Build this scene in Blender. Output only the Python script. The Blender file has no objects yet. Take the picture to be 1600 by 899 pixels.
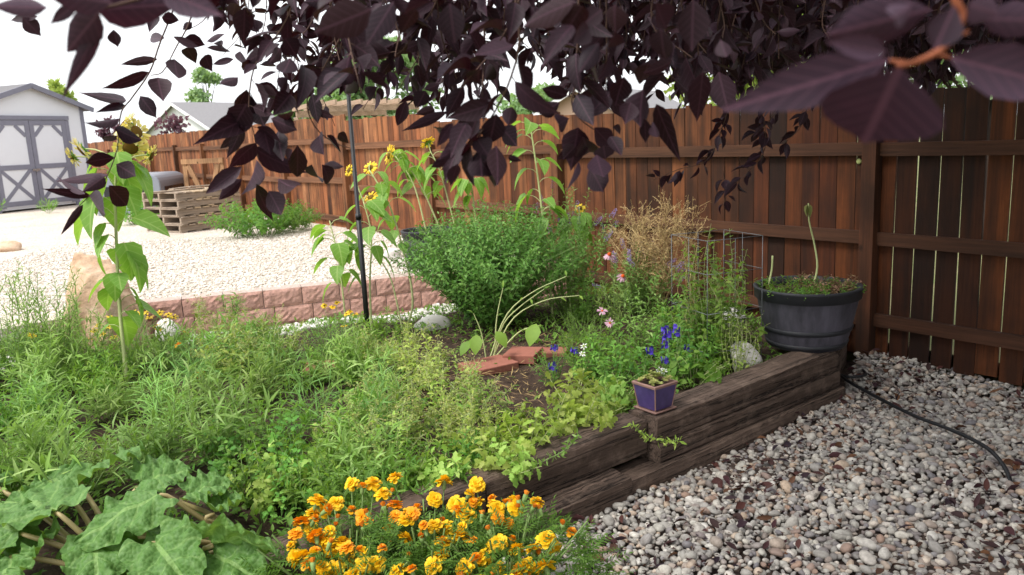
import bpy, math, random
import numpy as np
from mathutils import Vector, Matrix
random.seed(7); R = np.random.default_rng(11)
scene = bpy.context.scene
COL = scene.collection
rad = math.radians

# ------------------------------------------------------------------ camera model (used to read ground points off the photo)
FPX, PITCH, ROLL, EYE = 1244.0, rad(10.7), rad(2.7), 1.65
fw = np.array([0, math.cos(PITCH), -math.sin(PITCH)])
_r0 = np.array([1.0, 0, 0]); _u0 = np.cross(_r0, fw)
up_ = math.cos(ROLL)*_u0 + math.sin(ROLL)*_r0
rt_ = math.cos(ROLL)*_r0 - math.sin(ROLL)*_u0
CAM = np.array([0, 0, EYE])
def ray(x, y): return fw + rt_*(x-800)/FPX - up_*(y-449.5)/FPX
def P(x, y, z): d = ray(x, y); return CAM + d*(z-EYE)/d[2]
def D(x, y, Y): d = ray(x, y); return CAM + d*Y/d[1]
def proj(w):
    v = np.asarray(w, float)-CAM
    de = v@fw
    return 800+FPX*(v@rt_)/de, 449.5-FPX*(v@up_)/de, de
cam = bpy.data.cameras.new('camera'); co = bpy.data.objects.new('camera', cam); COL.objects.link(co)
co.matrix_world = Matrix(((rt_[0], up_[0], -fw[0], 0), (rt_[1], up_[1], -fw[1], 0), (rt_[2], up_[2], -fw[2], EYE), (0, 0, 0, 1)))
cam.lens = 28.0; cam.sensor_width = 36.0; cam.clip_start = 0.02; cam.clip_end = 2000
cam.dof.use_dof = True; cam.dof.focus_distance = 3.6; cam.dof.aperture_fstop = 6.3
scene.camera = co

# ------------------------------------------------------------------ mesh builder
def unit(a):
    a = np.asarray(a, float); return a/np.maximum(np.linalg.norm(a, axis=-1, keepdims=True), 1e-9)
class MB:
    def __init__(s): s.V = []; s.U = []; s.F = []; s.n = 0
    def add(s, v, fs, mi=0, uv=None):
        v = np.asarray(v, float).reshape(-1, 3)
        s.V.append(v); s.U.append(np.zeros((len(v), 2)) if uv is None else uv)
        for f in (fs if isinstance(fs, list) else [fs]):
            s.F.append((np.asarray(f, np.int64)+s.n, mi))
        s.n += len(v)
    def box(s, c, size, ax=None, mi=0, taper=1.0):
        hx, hy, hz = np.asarray(size, float)/2
        v = np.array([[x*hx*(taper if z < 0 else 1), y*hy*(taper if z < 0 else 1), z*hz] for z in (-1, 1) for y in (-1, 1) for x in (-1, 1)])
        if ax is not None: v = v@np.asarray(ax, float)
        s.add(v+np.asarray(c, float), np.array([[0, 2, 3, 1], [4, 5, 7, 6], [0, 1, 5, 4], [1, 3, 7, 5], [3, 2, 6, 7], [2, 0, 4, 6]]), mi)
    def bar(s, a, b, w, h, upv=(0, 0, 1), mi=0):
        a = np.asarray(a, float); b = np.asarray(b, float); d = b-a; L = np.linalg.norm(d); d = d/L
        n = np.asarray(upv, float); sd = unit(np.cross(n, d)); n = np.cross(d, sd)
        s.box((a+b)/2, (L, w, h), np.array([d, sd, n]), mi)
    def tube(s, pts, rr, n=6, mi=0, cap=True):
        p = np.asarray(pts, float); k = len(p)
        rr = np.full(k, rr) if np.isscalar(rr) else np.asarray(rr, float)
        t = np.gradient(p, axis=0); t = unit(t)
        ref = np.array([0.31, 0.17, 0.93]) if abs(t[0][2]) < .8 else np.array([0.93, 0.31, .11])
        a = unit(np.cross(t, ref)); b = np.cross(t, a)
        an = np.arange(n)*2*math.pi/n
        v = p[:, None]+rr[:, None, None]*(np.cos(an)[None, :, None]*a[:, None]+np.sin(an)[None, :, None]*b[:, None])
        i = np.arange(k-1)[:, None]*n; j = np.arange(n)[None]; j2 = (j+1) % n
        f = np.stack([i+j, i+j2, i+n+j2, i+n+j], -1).reshape(-1, 4)
        fs = [f]
        if cap: fs += [np.arange(n)[None, ::-1], (np.arange(n)+(k-1)*n)[None]]
        s.add(v.reshape(-1, 3), fs, mi)
    def lathe(s, prof, c, n=32, mi=0, sx=1, sy=1):
        p = np.asarray(prof, float); k = len(p); an = np.arange(n)*2*math.pi/n
        v = np.stack([p[:, 0, None]*np.cos(an)*sx, p[:, 0, None]*np.sin(an)*sy, np.repeat(p[:, 1, None], n, 1)], -1)+np.asarray(c, float)
        i = np.arange(k-1)[:, None]*n; j = np.arange(n)[None]; j2 = (j+1) % n
        s.add(v.reshape(-1, 3), np.stack([i+j, i+j2, i+n+j2, i+n+j], -1).reshape(-1, 4), mi)
    def sheet(s, pts, mi=0): s.add(pts, np.arange(len(pts))[None], mi)
    def leaves(s, B, Dv, Nv, L, W, prof, fold=.3, bend=.4, mi=0):
        B = np.atleast_2d(np.asarray(B, float)); N = len(B)
        if N == 0: return
        bc = lambda a: np.broadcast_to(np.asarray(a, float), (N,))[:, None]
        d = unit(np.broadcast_to(np.asarray(Dv, float), (N, 3))); nn = np.broadcast_to(np.asarray(Nv, float), (N, 3))
        nn = unit(nn-(nn*d).sum(1, keepdims=True)*d+1e-6); sd = np.cross(d, nn)
        L = bc(L); W = bc(W); fold = bc(fold); bend = bc(bend)
        vs = []; uv = []; ids = []
        for t, w in prof:
            p = B+d*L*t-nn*L*bend*t*t*.5
            nl = unit(nn+d*bend*t)
            if w == 0: ids.append([len(vs)]); vs.append(p); uv.append((0, t))
            else:
                e = w*W/2; ids.append([len(vs), len(vs)+1, len(vs)+2])
                vs += [p-sd*e+nl*fold*e, p, p+sd*e+nl*fold*e]; uv += [(-w, t), (0, t), (w, t)]
        M = len(vs); T = []; Q = []
        for a, b in zip(ids[:-1], ids[1:]):
            if len(a) == 1: T += [[a[0], b[1], b[0]], [a[0], b[2], b[1]]]
            elif len(b) == 1: T += [[a[0], a[1], b[0]], [a[1], a[2], b[0]]]
            else: Q += [[a[0], a[1], b[1], b[0]], [a[1], a[2], b[2], b[1]]]
        off = (np.arange(N)*M)[:, None, None]
        fs = []
        if T: fs.append((np.array(T)[None]+off).reshape(-1, 3))
        if Q: fs.append((np.array(Q)[None]+off).reshape(-1, 4))
        s.add(np.stack(vs, 1).reshape(-1, 3), fs, mi, np.tile(np.array(uv, float), (N, 1)))
    def mesh(s, name, mats, origin=(0, 0, 0), smooth=True):
        me = bpy.data.meshes.new(name)
        v = np.concatenate(s.V)-np.asarray(origin, float); uv = np.concatenate(s.U)
        ls = []; lt = []; mi = []
        for f, m in s.F:
            ls.append(f.ravel()); lt.append(np.full(len(f), f.shape[1])); mi.append(np.full(len(f), m))
        ls = np.concatenate(ls).astype(np.int32); lt = np.concatenate(lt).astype(np.int32); mi = np.concatenate(mi).astype(np.int32)
        me.vertices.add(len(v)); me.vertices.foreach_set('co', v.astype(np.float32).ravel())
        me.loops.add(len(ls)); me.loops.foreach_set('vertex_index', ls)
        me.polygons.add(len(lt)); me.polygons.foreach_set('loop_start', np.concatenate([[0], np.cumsum(lt)[:-1]]).astype(np.int32))
        me.polygons.foreach_set('material_index', mi)
        me.polygons.foreach_set('use_smooth', np.full(len(lt), smooth))
        ul = me.uv_layers.new(name='uv'); ul.data.foreach_set('uv', uv[ls].astype(np.float32).ravel())
        for m in (mats if isinstance(mats, (list, tuple)) else [mats]): me.materials.append(m)
        me.update(calc_edges=True); me.validate()
        return me
    def build(s, name, mats, parent=None, origin=(0, 0, 0), smooth=True):
        o = bpy.data.objects.new(name, s.mesh(name, mats, origin, smooth)); COL.objects.link(o)
        if parent is not None: o.parent = parent
        return o
def tag(o, label=None, cat=None, group=None, kind=None):
    for k, v in (('label', label), ('category', cat), ('group', group), ('kind', kind)):
        if v: o[k] = v
    return o
class Thing:
    """an Empty at the thing's base; parts are built in world coordinates and stored relative to it"""
    def __init__(s, name, label, cat, loc, group=None):
        s.loc = np.asarray(loc, float); s.o = bpy.data.objects.new(name, None); COL.objects.link(s.o)
        s.o.empty_display_size = .05; s.o.location = s.loc; tag(s.o, label, cat, group)
    def part(s, name, mb, mats, parent=None, smooth=True, label=None):
        o = mb.build(name, mats, parent or s.o, s.loc, smooth)
        if label: o['label'] = label
        return o
def dup(root, loc, rz=0, sc=1.0, label=None, group=None):
    def cp(o, par):
        c = o.copy(); COL.objects.link(c)
        if par is not None: c.parent = par
        for ch in o.children: cp(ch, c)
        return c
    r = cp(root, None); r.location = Vector(loc); r.rotation_euler = (0, 0, rz); r.scale = (sc, sc, sc)
    if label: r['label'] = label
    if group: r['group'] = group
    return r
def solo(mb, name, mats, loc, label, cat, group=None, smooth=True):
    o = mb.build(name, mats, None, loc, smooth); o.location = Vector(loc); return tag(o, label, cat, group)
def spl(pts, n):
    """smooth curve through points"""
    p = np.asarray(pts, float)
    if len(p) < 3:
        t = np.linspace(0, 1, n)[:, None]; return p[0]*(1-t)+p[-1]*t
    q = np.vstack([2*p[0]-p[1], p, 2*p[-1]-p[-2]]); out = []
    u = np.linspace(0, len(p)-1-1e-6, n)
    for x in u:
        i = int(x); t = x-i; a, b, c, d = q[i:i+4]
        out.append(.5*(2*b+(c-a)*t+(2*a-5*b+4*c-d)*t*t+(3*b-a-3*c+d)*t**3))
    return np.array(out)
def ico(sub):
    g = (1+5**.5)/2
    v = [(-1, g, 0), (1, g, 0), (-1, -g, 0), (1, -g, 0), (0, -1, g), (0, 1, g), (0, -1, -g), (0, 1, -g), (g, 0, -1), (g, 0, 1), (-g, 0, -1), (-g, 0, 1)]
    f = [(0, 11, 5), (0, 5, 1), (0, 1, 7), (0, 7, 10), (0, 10, 11), (1, 5, 9), (5, 11, 4), (11, 10, 2), (10, 7, 6), (7, 1, 8), (3, 9, 4), (3, 4, 2), (3, 2, 6), (3, 6, 8), (3, 8, 9), (4, 9, 5), (2, 4, 11), (6, 2, 10), (8, 6, 7), (9, 8, 1)]
    v = [unit(x) for x in v]
    for _ in range(sub):
        c = {}; nf = []
        def m(a, b):
            k = (min(a, b), max(a, b))
            if k not in c: c[k] = len(v); v.append(unit(v[a]+v[b]))
            return c[k]
        for a, b, d in f:
            x, y, z = m(a, b), m(b, d), m(d, a); nf += [(a, x, z), (b, y, x), (d, z, y), (x, y, z)]
        f = nf
    return np.array(v), np.array(f)
ICO0, ICO1, ICO2, ICO3 = ico(0), ico(1), ico(2), ico(3)
def lump(base, amp, seed, freq=1.7):
    r = np.random.default_rng(seed); v = base[0].copy(); h = np.zeros(len(v))
    for k in range(5):
        a = unit(r.normal(size=3)); h += np.sin(v@a*freq*(1+k*.6)+r.uniform(0, 6))/(1+k*.6)
    return v*(1+amp*h[:, None])
def stones(mb, pos, sx, sy, sz, base, amp, tilt=.35, mi=0, nvar=10):
    """many separate pebbles, each a deformed ellipsoid with its own turn and tilt"""
    pos = np.asarray(pos); N = len(pos); var = R.integers(0, nvar, N)
    for k in range(nvar):
        m = np.where(var == k)[0]
        if not len(m): continue
        v = lump(base, amp, 50+k); n = len(m)
        A = R.uniform(0, 6.283, n); tx = R.normal(0, tilt, n); ty = R.normal(0, tilt, n)
        w = v[None]*np.stack([sx[m], sy[m], sz[m]], 1)[:, None]
        c, s_ = np.cos(tx)[:, None], np.sin(tx)[:, None]; y = w[..., 1]*c-w[..., 2]*s_; z = w[..., 1]*s_+w[..., 2]*c; x = w[..., 0]
        c, s_ = np.cos(ty)[:, None], np.sin(ty)[:, None]; x, z = x*c+z*s_, -x*s_+z*c
        c, s_ = np.cos(A)[:, None], np.sin(A)[:, None]; x, y = x*c-y*s_, x*s_+y*c
        w = np.stack([x, y, z], -1)+pos[m][:, None]
        f = (base[1][None]+(np.arange(n)*len(v))[:, None, None]).reshape(-1, 3)
        mb.add(w.reshape(-1, 3), f, mi)

# ------------------------------------------------------------------ materials
def sc_(h):  # sRGB 0-255 -> linear
    return tuple(((c/255/12.92) if c/255 <= .04045 else ((c/255+.055)/1.055)**2.4) for c in h)+(1,)
class NT:
    def __init__(s, name):
        s.m = bpy.data.materials.new(name); s.m.use_nodes = True; s.t = s.m.node_tree; s.t.nodes.clear()
        s.out = s.n('ShaderNodeOutputMaterial')
    def n(s, ty, **kw):
        x = s.t.nodes.new(ty)
        for k, v in kw.items():
            if k in x.inputs: x.inputs[k].default_value = v
            else: setattr(x, k, v)
        return x
    def l(s, a, b): s.t.links.new(a, b)
    def ramp(s, fac, stops, interp='LINEAR'):
        r = s.n('ShaderNodeValToRGB'); cr = r.color_ramp; cr.interpolation = interp
        while len(cr.elements) < len(stops): cr.elements.new(.5)
        for e, (p, c) in zip(cr.elements, stops): e.position = p; e.color = c if len(c) == 4 else (*c, 1)
        s.l(fac, r.inputs[0]); return r.outputs[0]
    def math(s, op, a, b=None, c=None):
        x = s.n('ShaderNodeMath', operation=op)
        for i, v in enumerate((a, b, c)):
            if v is None: continue
            if isinstance(v, (int, float)): x.inputs[i].default_value = v
            else: s.l(v, x.inputs[i])
        return x.outputs[0]
    def mix(s, f, a, b, blend='MIX'):
        x = s.n('ShaderNodeMix', data_type='RGBA', blend_type=blend)
        for i, v in ((0, f), (6, a), (7, b)):
            if isinstance(v, (int, float, tuple)): x.inputs[i].default_value = v
            else: s.l(v, x.inputs[i])
        return x.outputs[2]
    def noise(s, scale, vec=None, detail=4, rough=.6):
        x = s.n('ShaderNodeTexNoise', Scale=scale, Detail=detail, Roughness=rough)
        if vec is not None: s.l(vec, x.inputs['Vector'])
        return x.outputs['Fac']
    def coord(s, scale=(1, 1, 1), what='Object'):
        c = s.n('ShaderNodeTexCoord'); mp = s.n('ShaderNodeMapping'); mp.inputs['Scale'].default_value = scale
        s.l(c.outputs[what], mp.inputs[0]); return mp.outputs[0]
    def isl(s): return s.n('ShaderNodeNewGeometry').outputs['Random Per Island']
    def bump(s, h, strength=.3, dist=.01):
        b = s.n('ShaderNodeBump', Strength=strength, Distance=dist); s.l(h, b.inputs['Height']); return b.outputs[0]
    def prin(s, col, rough=.6, spec=.5, metal=0.0, normal=None):
        p = s.n('ShaderNodeBsdfPrincipled'); p.inputs['Metallic'].default_value = metal
        p.inputs['Specular IOR Level'].default_value = spec
        for k, v in (('Base Color', col), ('Roughness', rough)):
            if isinstance(v, (int, float, tuple)): p.inputs[k].default_value = v
            else: s.l(v, p.inputs[k])
        if normal is not None: s.l(normal, p.inputs['Normal'])
        return p.outputs[0]
    def done(s, sh): s.l(sh, s.out.inputs[0]); return s.m

def leaf_mat(name, cols, vein=None, rough=.5, tr=.3, spec=.4, nv=7, trcol=None, vs=.5, ov=False, crinkle=0):
    t = NT(name); n = len(cols)
    c = t.ramp(t.isl(), [((i+.5)/n, sc_(x)) for i, x in enumerate(cols)])
    c = t.mix(t.math('MULTIPLY', t.noise(38, t.coord()), .55), c, t.mix(.5, c, (0, 0, 0, 1)))
    if ov:   # every plant a slightly different green
        hv = t.n('ShaderNodeHueSaturation'); orn = t.n('ShaderNodeObjectInfo').outputs['Random']
        t.l(t.math('MULTIPLY_ADD', orn, .05, .475), hv.inputs['Hue']); t.l(t.math('MULTIPLY_ADD', t.math('FRACT', t.math('MULTIPLY', orn, 7.3)), .7, .84), hv.inputs['Value']); t.l(c, hv.inputs['Color']); c = hv.outputs[0]
    nor = None
    if vein:
        uv = t.n('ShaderNodeUVMap'); sp = t.n('ShaderNodeSeparateXYZ'); t.l(uv.outputs[0], sp.inputs[0])
        au = t.math('ABSOLUTE', sp.outputs[0])
        k = t.math('FRACT', t.math('MULTIPLY', t.math('SUBTRACT', sp.outputs[1], t.math('MULTIPLY', au, .28)), nv))
        v1 = t.math('LESS_THAN', k, .13); v2 = t.math('LESS_THAN', au, .07)
        v = t.math('MAXIMUM', t.math('MULTIPLY', v1, .6), v2)
        c = t.mix(t.math('MULTIPLY', v, vs), c, sc_(vein))
        hh = t.math('SUBTRACT', 1.0, v)
        if crinkle:
            vo = t.n('ShaderNodeTexVoronoi', Scale=crinkle); t.l(t.coord(), vo.inputs['Vector']); hh = t.math('SUBTRACT', hh, t.math('MULTIPLY', vo.outputs['Distance'], 2.2))
            c = t.mix(t.ramp(vo.outputs['Distance'], [(.35, (0, 0, 0)), (.7, (.35, .35, .35))]), c, t.mix(.5, c, sc_(vein)))
        nor = t.bump(hh, .5 if crinkle else .4, .004 if crinkle else .002)
    p = t.prin(c, rough, spec, normal=nor)
    tl = t.n('ShaderNodeBsdfTranslucent')
    tcol = t.mix(.6, c, sc_(trcol)) if trcol else c
    t.l(tcol, tl.inputs[0])
    mx = t.n('ShaderNodeMixShader'); mx.inputs[0].default_value = tr; t.l(p, mx.inputs[1]); t.l(tl.outputs[0], mx.inputs[2])
    return t.done(mx.outputs[0])
def plain(name, col, rough=.6, spec=.4, metal=0.0, var=.35, scale=30, bump=.15, stretch=(1, 1, 1)):
    t = NT(name); nz = t.noise(scale, t.coord(stretch), 5)
    c = t.mix(t.math('MULTIPLY', nz, var*1.6), sc_(col), tuple(x*.45 for x in sc_(col)[:3])+(1,))
    return t.done(t.prin(c, rough, spec, metal, t.bump(nz, bump, .004)))
def wood(name, cols, axis='Z', rough=.8, knots=True, grain=60, bump=.35, blotch=.6, cracks=False):
    """stained or weathered timber: every board (island) its own tone, grain along one axis"""
    t = NT(name); n = len(cols); i = t.isl()
    c = t.ramp(i, [((k+.5)/n, sc_(x)) for k, x in enumerate(cols)])
    st = {'Z': (1, 1, .045), 'X': (.045, 1, 1), 'Y': (1, .045, 1)}[axis]
    co_ = t.n('ShaderNodeTexCoord').outputs['Object']
    ad = t.n('ShaderNodeVectorMath', operation='ADD'); t.l(co_, ad.inputs[0])
    cb = t.n('ShaderNodeCombineXYZ'); sh = t.math('MULTIPLY', i, 37.0); t.l(sh, cb.inputs[0]); t.l(sh, cb.inputs[1]); t.l(sh, cb.inputs[2]); t.l(cb.outputs[0], ad.inputs[1])
    mp = t.n('ShaderNodeMapping'); mp.inputs['Scale'].default_value = st; t.l(ad.outputs[0], mp.inputs[0])
    g = t.noise(grain, mp.outputs[0], 6, .7); g2 = t.noise(grain*.22, mp.outputs[0], 3, .5)
    c = t.mix(t.ramp(g, [(.35, (0, 0, 0)), (.7, (.75, .75, .75))]), t.mix(.55, c, (0, 0, 0, 1)), c)
    c = t.mix(t.ramp(g2, [(.45, (0, 0, 0)), (.68, (blotch,)*3)]), c, t.mix(.72, c, (0.01, .006, .004, 1)))
    if cracks:
        m2 = t.n('ShaderNodeMapping'); m2.inputs['Scale'].default_value = {'Z': (1, 1, .03), 'X': (.03, 1, 1), 'Y': (1, .03, 1)}[axis]; t.l(ad.outputs[0], m2.inputs[0])
        cn = t.math('ABSOLUTE', t.math('SUBTRACT', t.noise(26, m2.outputs[0], 3, .6), .5)); ck = t.ramp(cn, [(.006, (1, 1, 1)), (.022, (0, 0, 0))])
        c = t.mix(t.math('MULTIPLY', ck, .75), c, (.008, .006, .005, 1)); g = t.math('SUBTRACT', g, t.math('MULTIPLY', ck, .8))
        fl = t.noise(9, co_, 5, .7); c = t.mix(t.ramp(fl, [(.5, (0, 0, 0)), (.72, (.4, .4, .4))]), c, sc_((146, 126, 112)))
    if axis == 'Z':   # rain-darkened stretches of a board
        m3 = t.n('ShaderNodeMapping'); m3.inputs['Scale'].default_value = (.6, .6, .55); t.l(ad.outputs[0], m3.inputs[0])
        c = t.mix(t.ramp(t.noise(3.2, m3.outputs[0], 4, .6), [(.42, (0, 0, 0)), (.66, (.75, .75, .75))]), c, t.mix(.8, c, (.006, .004, .003, 1)))
    if knots:
        vo = t.n('ShaderNodeTexVoronoi', Scale=2.6); mk = t.n('ShaderNodeMapping'); mk.inputs['Scale'].default_value = {'Z': (1.4, 1.4, .9), 'X': (.9, 1.4, 1.4), 'Y': (1.4, .9, 1.4)}[axis]
        t.l(ad.outputs[0], mk.inputs[0]); t.l(mk.outputs[0], vo.inputs['Vector'])
        c = t.mix(t.ramp(vo.outputs['Distance'], [(.03, (.8, .8, .8)), (.075, (0, 0, 0))]), c, (.02, .009, .005, 1))
    return t.done(t.prin(c, rough, .25, 0.0, t.bump(g, bump, .004)))
# ================================================================== SETTING: ground, yard, soil
FU = np.array([-.5935, .8048, 0]); FN = np.array([-.8048, -.5935, 0]); F0 = np.array([2.86, 4.92, 0])
FANG = math.atan2(.8048, -.5935)
def fence_side(x, y): return (x-F0[0])*FN[0]+(y-F0[1])*FN[1]        # > 0 on the camera's side
TA, TB = np.array([1.99, 4.74]), np.array([-.95, 2.40])             # front line of the timber edging
TU = unit(TB-TA); TN = np.array([-TU[1], TU[0]])                    # TN points to the pebbles
if TN@(np.array([2, 3.])-TA) < 0: TN = -TN
def tside(x, y): return (x-TA[0])*TN[0]+(y-TA[1])*TN[1]             # > 0 pebble side
EU = unit(np.array([2.38, 5.42])-TA); EN = np.array([EU[1], -EU[0]])
def eside(x, y): return (x-TA[0])*EN[0]+(y-TA[1])*EN[1]             # > 0 right of the bed's end
W0, W1 = np.array([-2.98, 6.66]), np.array([.66, 7.92]); WU = unit(W1-W0); WN = np.array([-WU[1], WU[0]])

t = NT('ground dirt'); c = t.coord((1, 1, 1))
m_ground = t.done(t.prin(t.ramp(t.noise(1.3, c, 8), [(.35, sc_((126, 118, 88))), (.65, sc_((92, 104, 62)))]), .95, .1))
mb = MB(); mb.sheet([(-600, -200, -.08), (600, -200, -.08), (600, 900, -.08), (-600, 900, -.08)]); tag(mb.build('ground', m_ground), kind='structure')
mb = MB(); bx = F0+FU*-5-FN*.05; by = F0+FU*40-FN*.05   # neighbours' side of the fence
mb.sheet([bx-FN*40, by-FN*60, by, bx]); o = mb.build('neighbour_ground', m_ground); o.location.z = .12; tag(o, kind='structure')

# gravel yard
t = NT('yard gravel'); c = t.coord()
vo = t.n('ShaderNodeTexVoronoi', Scale=34.0); t.l(c, vo.inputs['Vector'])
vo2 = t.n('ShaderNodeTexVoronoi', Scale=15.0); t.l(c, vo2.inputs['Vector'])
col = t.mix(.55, t.ramp(vo.outputs['Color'], [(.1, sc_((176, 162, 146))), (.5, sc_((216, 206, 194))), (.9, sc_((232, 226, 218)))]), t.ramp(t.noise(.9, c, 5), [(.3, sc_((180, 166, 148))), (.7, sc_((214, 204, 192)))]))
col = t.mix(t.ramp(vo.outputs['Distance'], [(.25, (0, 0, 0)), (.75, (.5, .5, .5))]), col, sc_((120, 106, 92)))
hh = t.math('ADD', t.math('MULTIPLY', vo.outputs['Distance'], -1.0), t.math('MULTIPLY', vo2.outputs['Distance'], -.7))
m_yard = t.done(t.prin(col, .9, .2, 0.0, t.bump(hh, .5, .02)))
mb = MB()
yard = [(W0[0], W0[1]+.12), (W1[0]+.02, W1[1]+.12), tuple((F0+FU*70)[:2]), (-70, 80), (-70, 2), (-9, 4.4), (-4.3, 5.5)]
mb.sheet([(x, y, .40) for x, y in yard]); ya = np.array([(x, y, .40) for x, y in yard]); yn = len(ya); yi = np.arange(yn); mb.add(np.vstack([ya, ya-[0, 0, .45]]), np.stack([yi, (yi+1) % yn, (yi+1) % yn+yn, yi+yn], -1))
tag(mb.build('gravel_yard', m_yard, smooth=False), kind='structure')
m_ygr = NT('yard stones'); t = m_ygr
m_ygr = t.done(t.prin(t.ramp(t.isl(), [(0, sc_((166, 156, 144))), (.3, sc_((200, 192, 180))), (.6, sc_((216, 210, 202))), (.85, sc_((188, 176, 162))), (1, sc_((226, 222, 216)))]), .85, .25))
mb = MB(); n = 62000
xy = np.stack([R.uniform(-6.5, 1.3, n), 5.2+R.random(n)**1.4*6.5], 1)
ok = ((xy-W0)@WN > .16) & (fence_side(xy[:, 0], xy[:, 1]) > .06) & ((xy[:, 0] > -3.1) | ((xy[:, 1]-5.5) > (xy[:, 0]+4.3)*-.22+.15)) & (np.abs(xy[:, 0]) < .75*xy[:, 1]+.4)
ok &= (xy[:, 1] > 5.75) | (xy[:, 0] < -4.2)
xy = xy[ok]; n = len(xy); s_ = R.uniform(.006, .015, n)
stones(mb, np.column_stack([xy, np.full(n, .405)+R.uniform(-.003, .006, n)]), s_*1.25, s_, s_*.7, ICO0, .22)
tag(mb.build('yard_gravel_stones', m_ygr, smooth=False), kind='stuff')

# soil of the bed
t = NT('soil'); c = t.coord()
col = t.ramp(t.noise(14, c, 8, .7), [(.3, sc_((38, 30, 26))), (.55, sc_((70, 56, 47))), (.75, sc_((104, 88, 74)))])
m_soil = t.done(t.prin(col, .95, .15, 0.0, t.bump(t.noise(60, c, 6, .7), .8, .02)))
def soil_z(x, y):
    z = .19+.018*np.sin(x*5.1+y*2.3)+.014*np.sin(x*-7.3+y*8.1)+.008*np.sin(x*19+y*13)
    e = np.clip((-2.9-x)/1.6, 0, 1)*np.clip((y-4.2)/1.2, 0, 1)
    z = z+e*.17
    d = np.clip((.05+tside(x, y)+.10)/.10, 0, 1); wd = -((x-W0[0])*WN[0]+(y-W0[1])*WN[1])
    return z-d*.03-.13*np.clip(1-(wd-.15)/.75, 0, 1)*np.clip((x+3.6)/.6, 0, 1)
mb = MB(); st = .05; gx = np.arange(-7.5, 2.6, st); gy = np.arange(.9, 8.4, st); X, Y = np.meshgrid(gx, gy)
v = np.stack([X, Y, soil_z(X, Y)], -1).reshape(-1, 3); w = len(gx)
i = (np.arange(len(gy)-1)[:, None]*w+np.arange(w-1)[None]).ravel(); f = np.stack([i, i+1, i+w+1, i+w], -1)
cx, cy = v[f].mean(1)[:, 0], v[f].mean(1)[:, 1]
f = f[(tside(cx, cy) < -.07) & (eside(cx, cy) < -.04) & (fence_side(cx, cy) > .03)]
mb.add(v, f); tag(mb.build('bed_soil', m_soil), kind='structure')

# pebble field
t = NT('pebble bed dirt'); m_pd = t.done(t.prin(t.ramp(t.noise(22, t.coord(), 6), [(.35, sc_((44, 36, 34))), (.7, sc_((92, 78, 70)))]), .95, .2))
mb = MB(); mb.sheet([(-3, -1.5, -.05), (8, -1.5, -.05), tuple(F0[:2]+FU[:2]*-7)+(-.05,), tuple(F0[:2]+FU[:2]*3)+(-.05,), (1.9, 5.6, -.05), (1.4, 4.4, -.05), (-1.5, 2.0, -.05)])
tag(mb.build('pebble_ground', m_pd), kind='structure')
def pebz(x, y): return -.038+.075*np.clip(1-np.abs(fence_side(x, y))/.9, 0, 1)*np.clip((y-4.3)/1, 0, 1)+.012*np.sin(x*3.1+y*2)+.01*np.sin(x*1.7-y*4.1)
t = NT('river pebbles'); i = t.isl()
col = t.ramp(i, [(0, sc_((132, 128, 124))), (.14, sc_((182, 178, 168))), (.28, sc_((144, 140, 136))), (.42, sc_((196, 190, 178))), (.54, sc_((140, 136, 136))), (.64, sc_((184, 162, 140))), (.74, sc_((210, 206, 198))), (.84, sc_((150, 136, 124))), (.92, sc_((116, 114, 118))), (1, sc_((162, 132, 112)))])
c = t.coord(); nz = t.noise(45, c, 6, .65)
col = t.mix(t.ramp(nz, [(.4, (0, 0, 0)), (.72, (.55, .55, .55))]), col, sc_((92, 82, 76)))
m_peb = t.done(t.prin(col, .62, .35, 0.0, t.bump(nz, .12, .003)))
def pebble_field(step, x0, x1, y0, y1, lo, hi, zoff, keep=1.0):
    X, Y = np.meshgrid(np.arange(x0, x1, step), np.arange(y0, y1, step)); p = np.stack([X.ravel(), Y.ravel()], 1)+R.uniform(-.5, .5, (X.size, 2))*step
    ok = ((tside(p[:, 0], p[:, 1]) > .045) | (eside(p[:, 0], p[:, 1]) > .03)) & (fence_side(p[:, 0], p[:, 1]) > -.05) & (R.random(len(p)) < keep)
    p = p[ok]; a = lo+(hi-lo)*R.random(len(p))**1.8
    return np.column_stack([p, pebz(p[:, 0], p[:, 1])+zoff+R.uniform(-.004, .006, len(p))]), a
mb = MB()
p1, a1 = pebble_field(.028, -1.0, 3.9, 2.0, 6.1, .010, .021, .002)
p2, a2 = pebble_field(.046, -1.0, 3.9, 2.0, 6.1, .011, .025, .013, .6)
p3, a3 = pebble_field(.12, -1.0, 3.9, 2.0, 6.1, .022, .034, .016, .5)
p4, a4 = pebble_field(.05, 3.9, 6.0, 1.2, 4.2, .018, .034, .004)
pp = np.vstack([p1, p2, p3, p4]); aa = np.concatenate([a1, a2, a3, a4]); n = len(aa)
stones(mb, pp, aa*R.uniform(1.0, 1.35, n), aa*R.uniform(.75, 1.0, n), aa*R.uniform(.5, .75, n), ICO1, .10, nvar=14)
tag(mb.build('river_pebbles', m_peb), kind='stuff')

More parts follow.
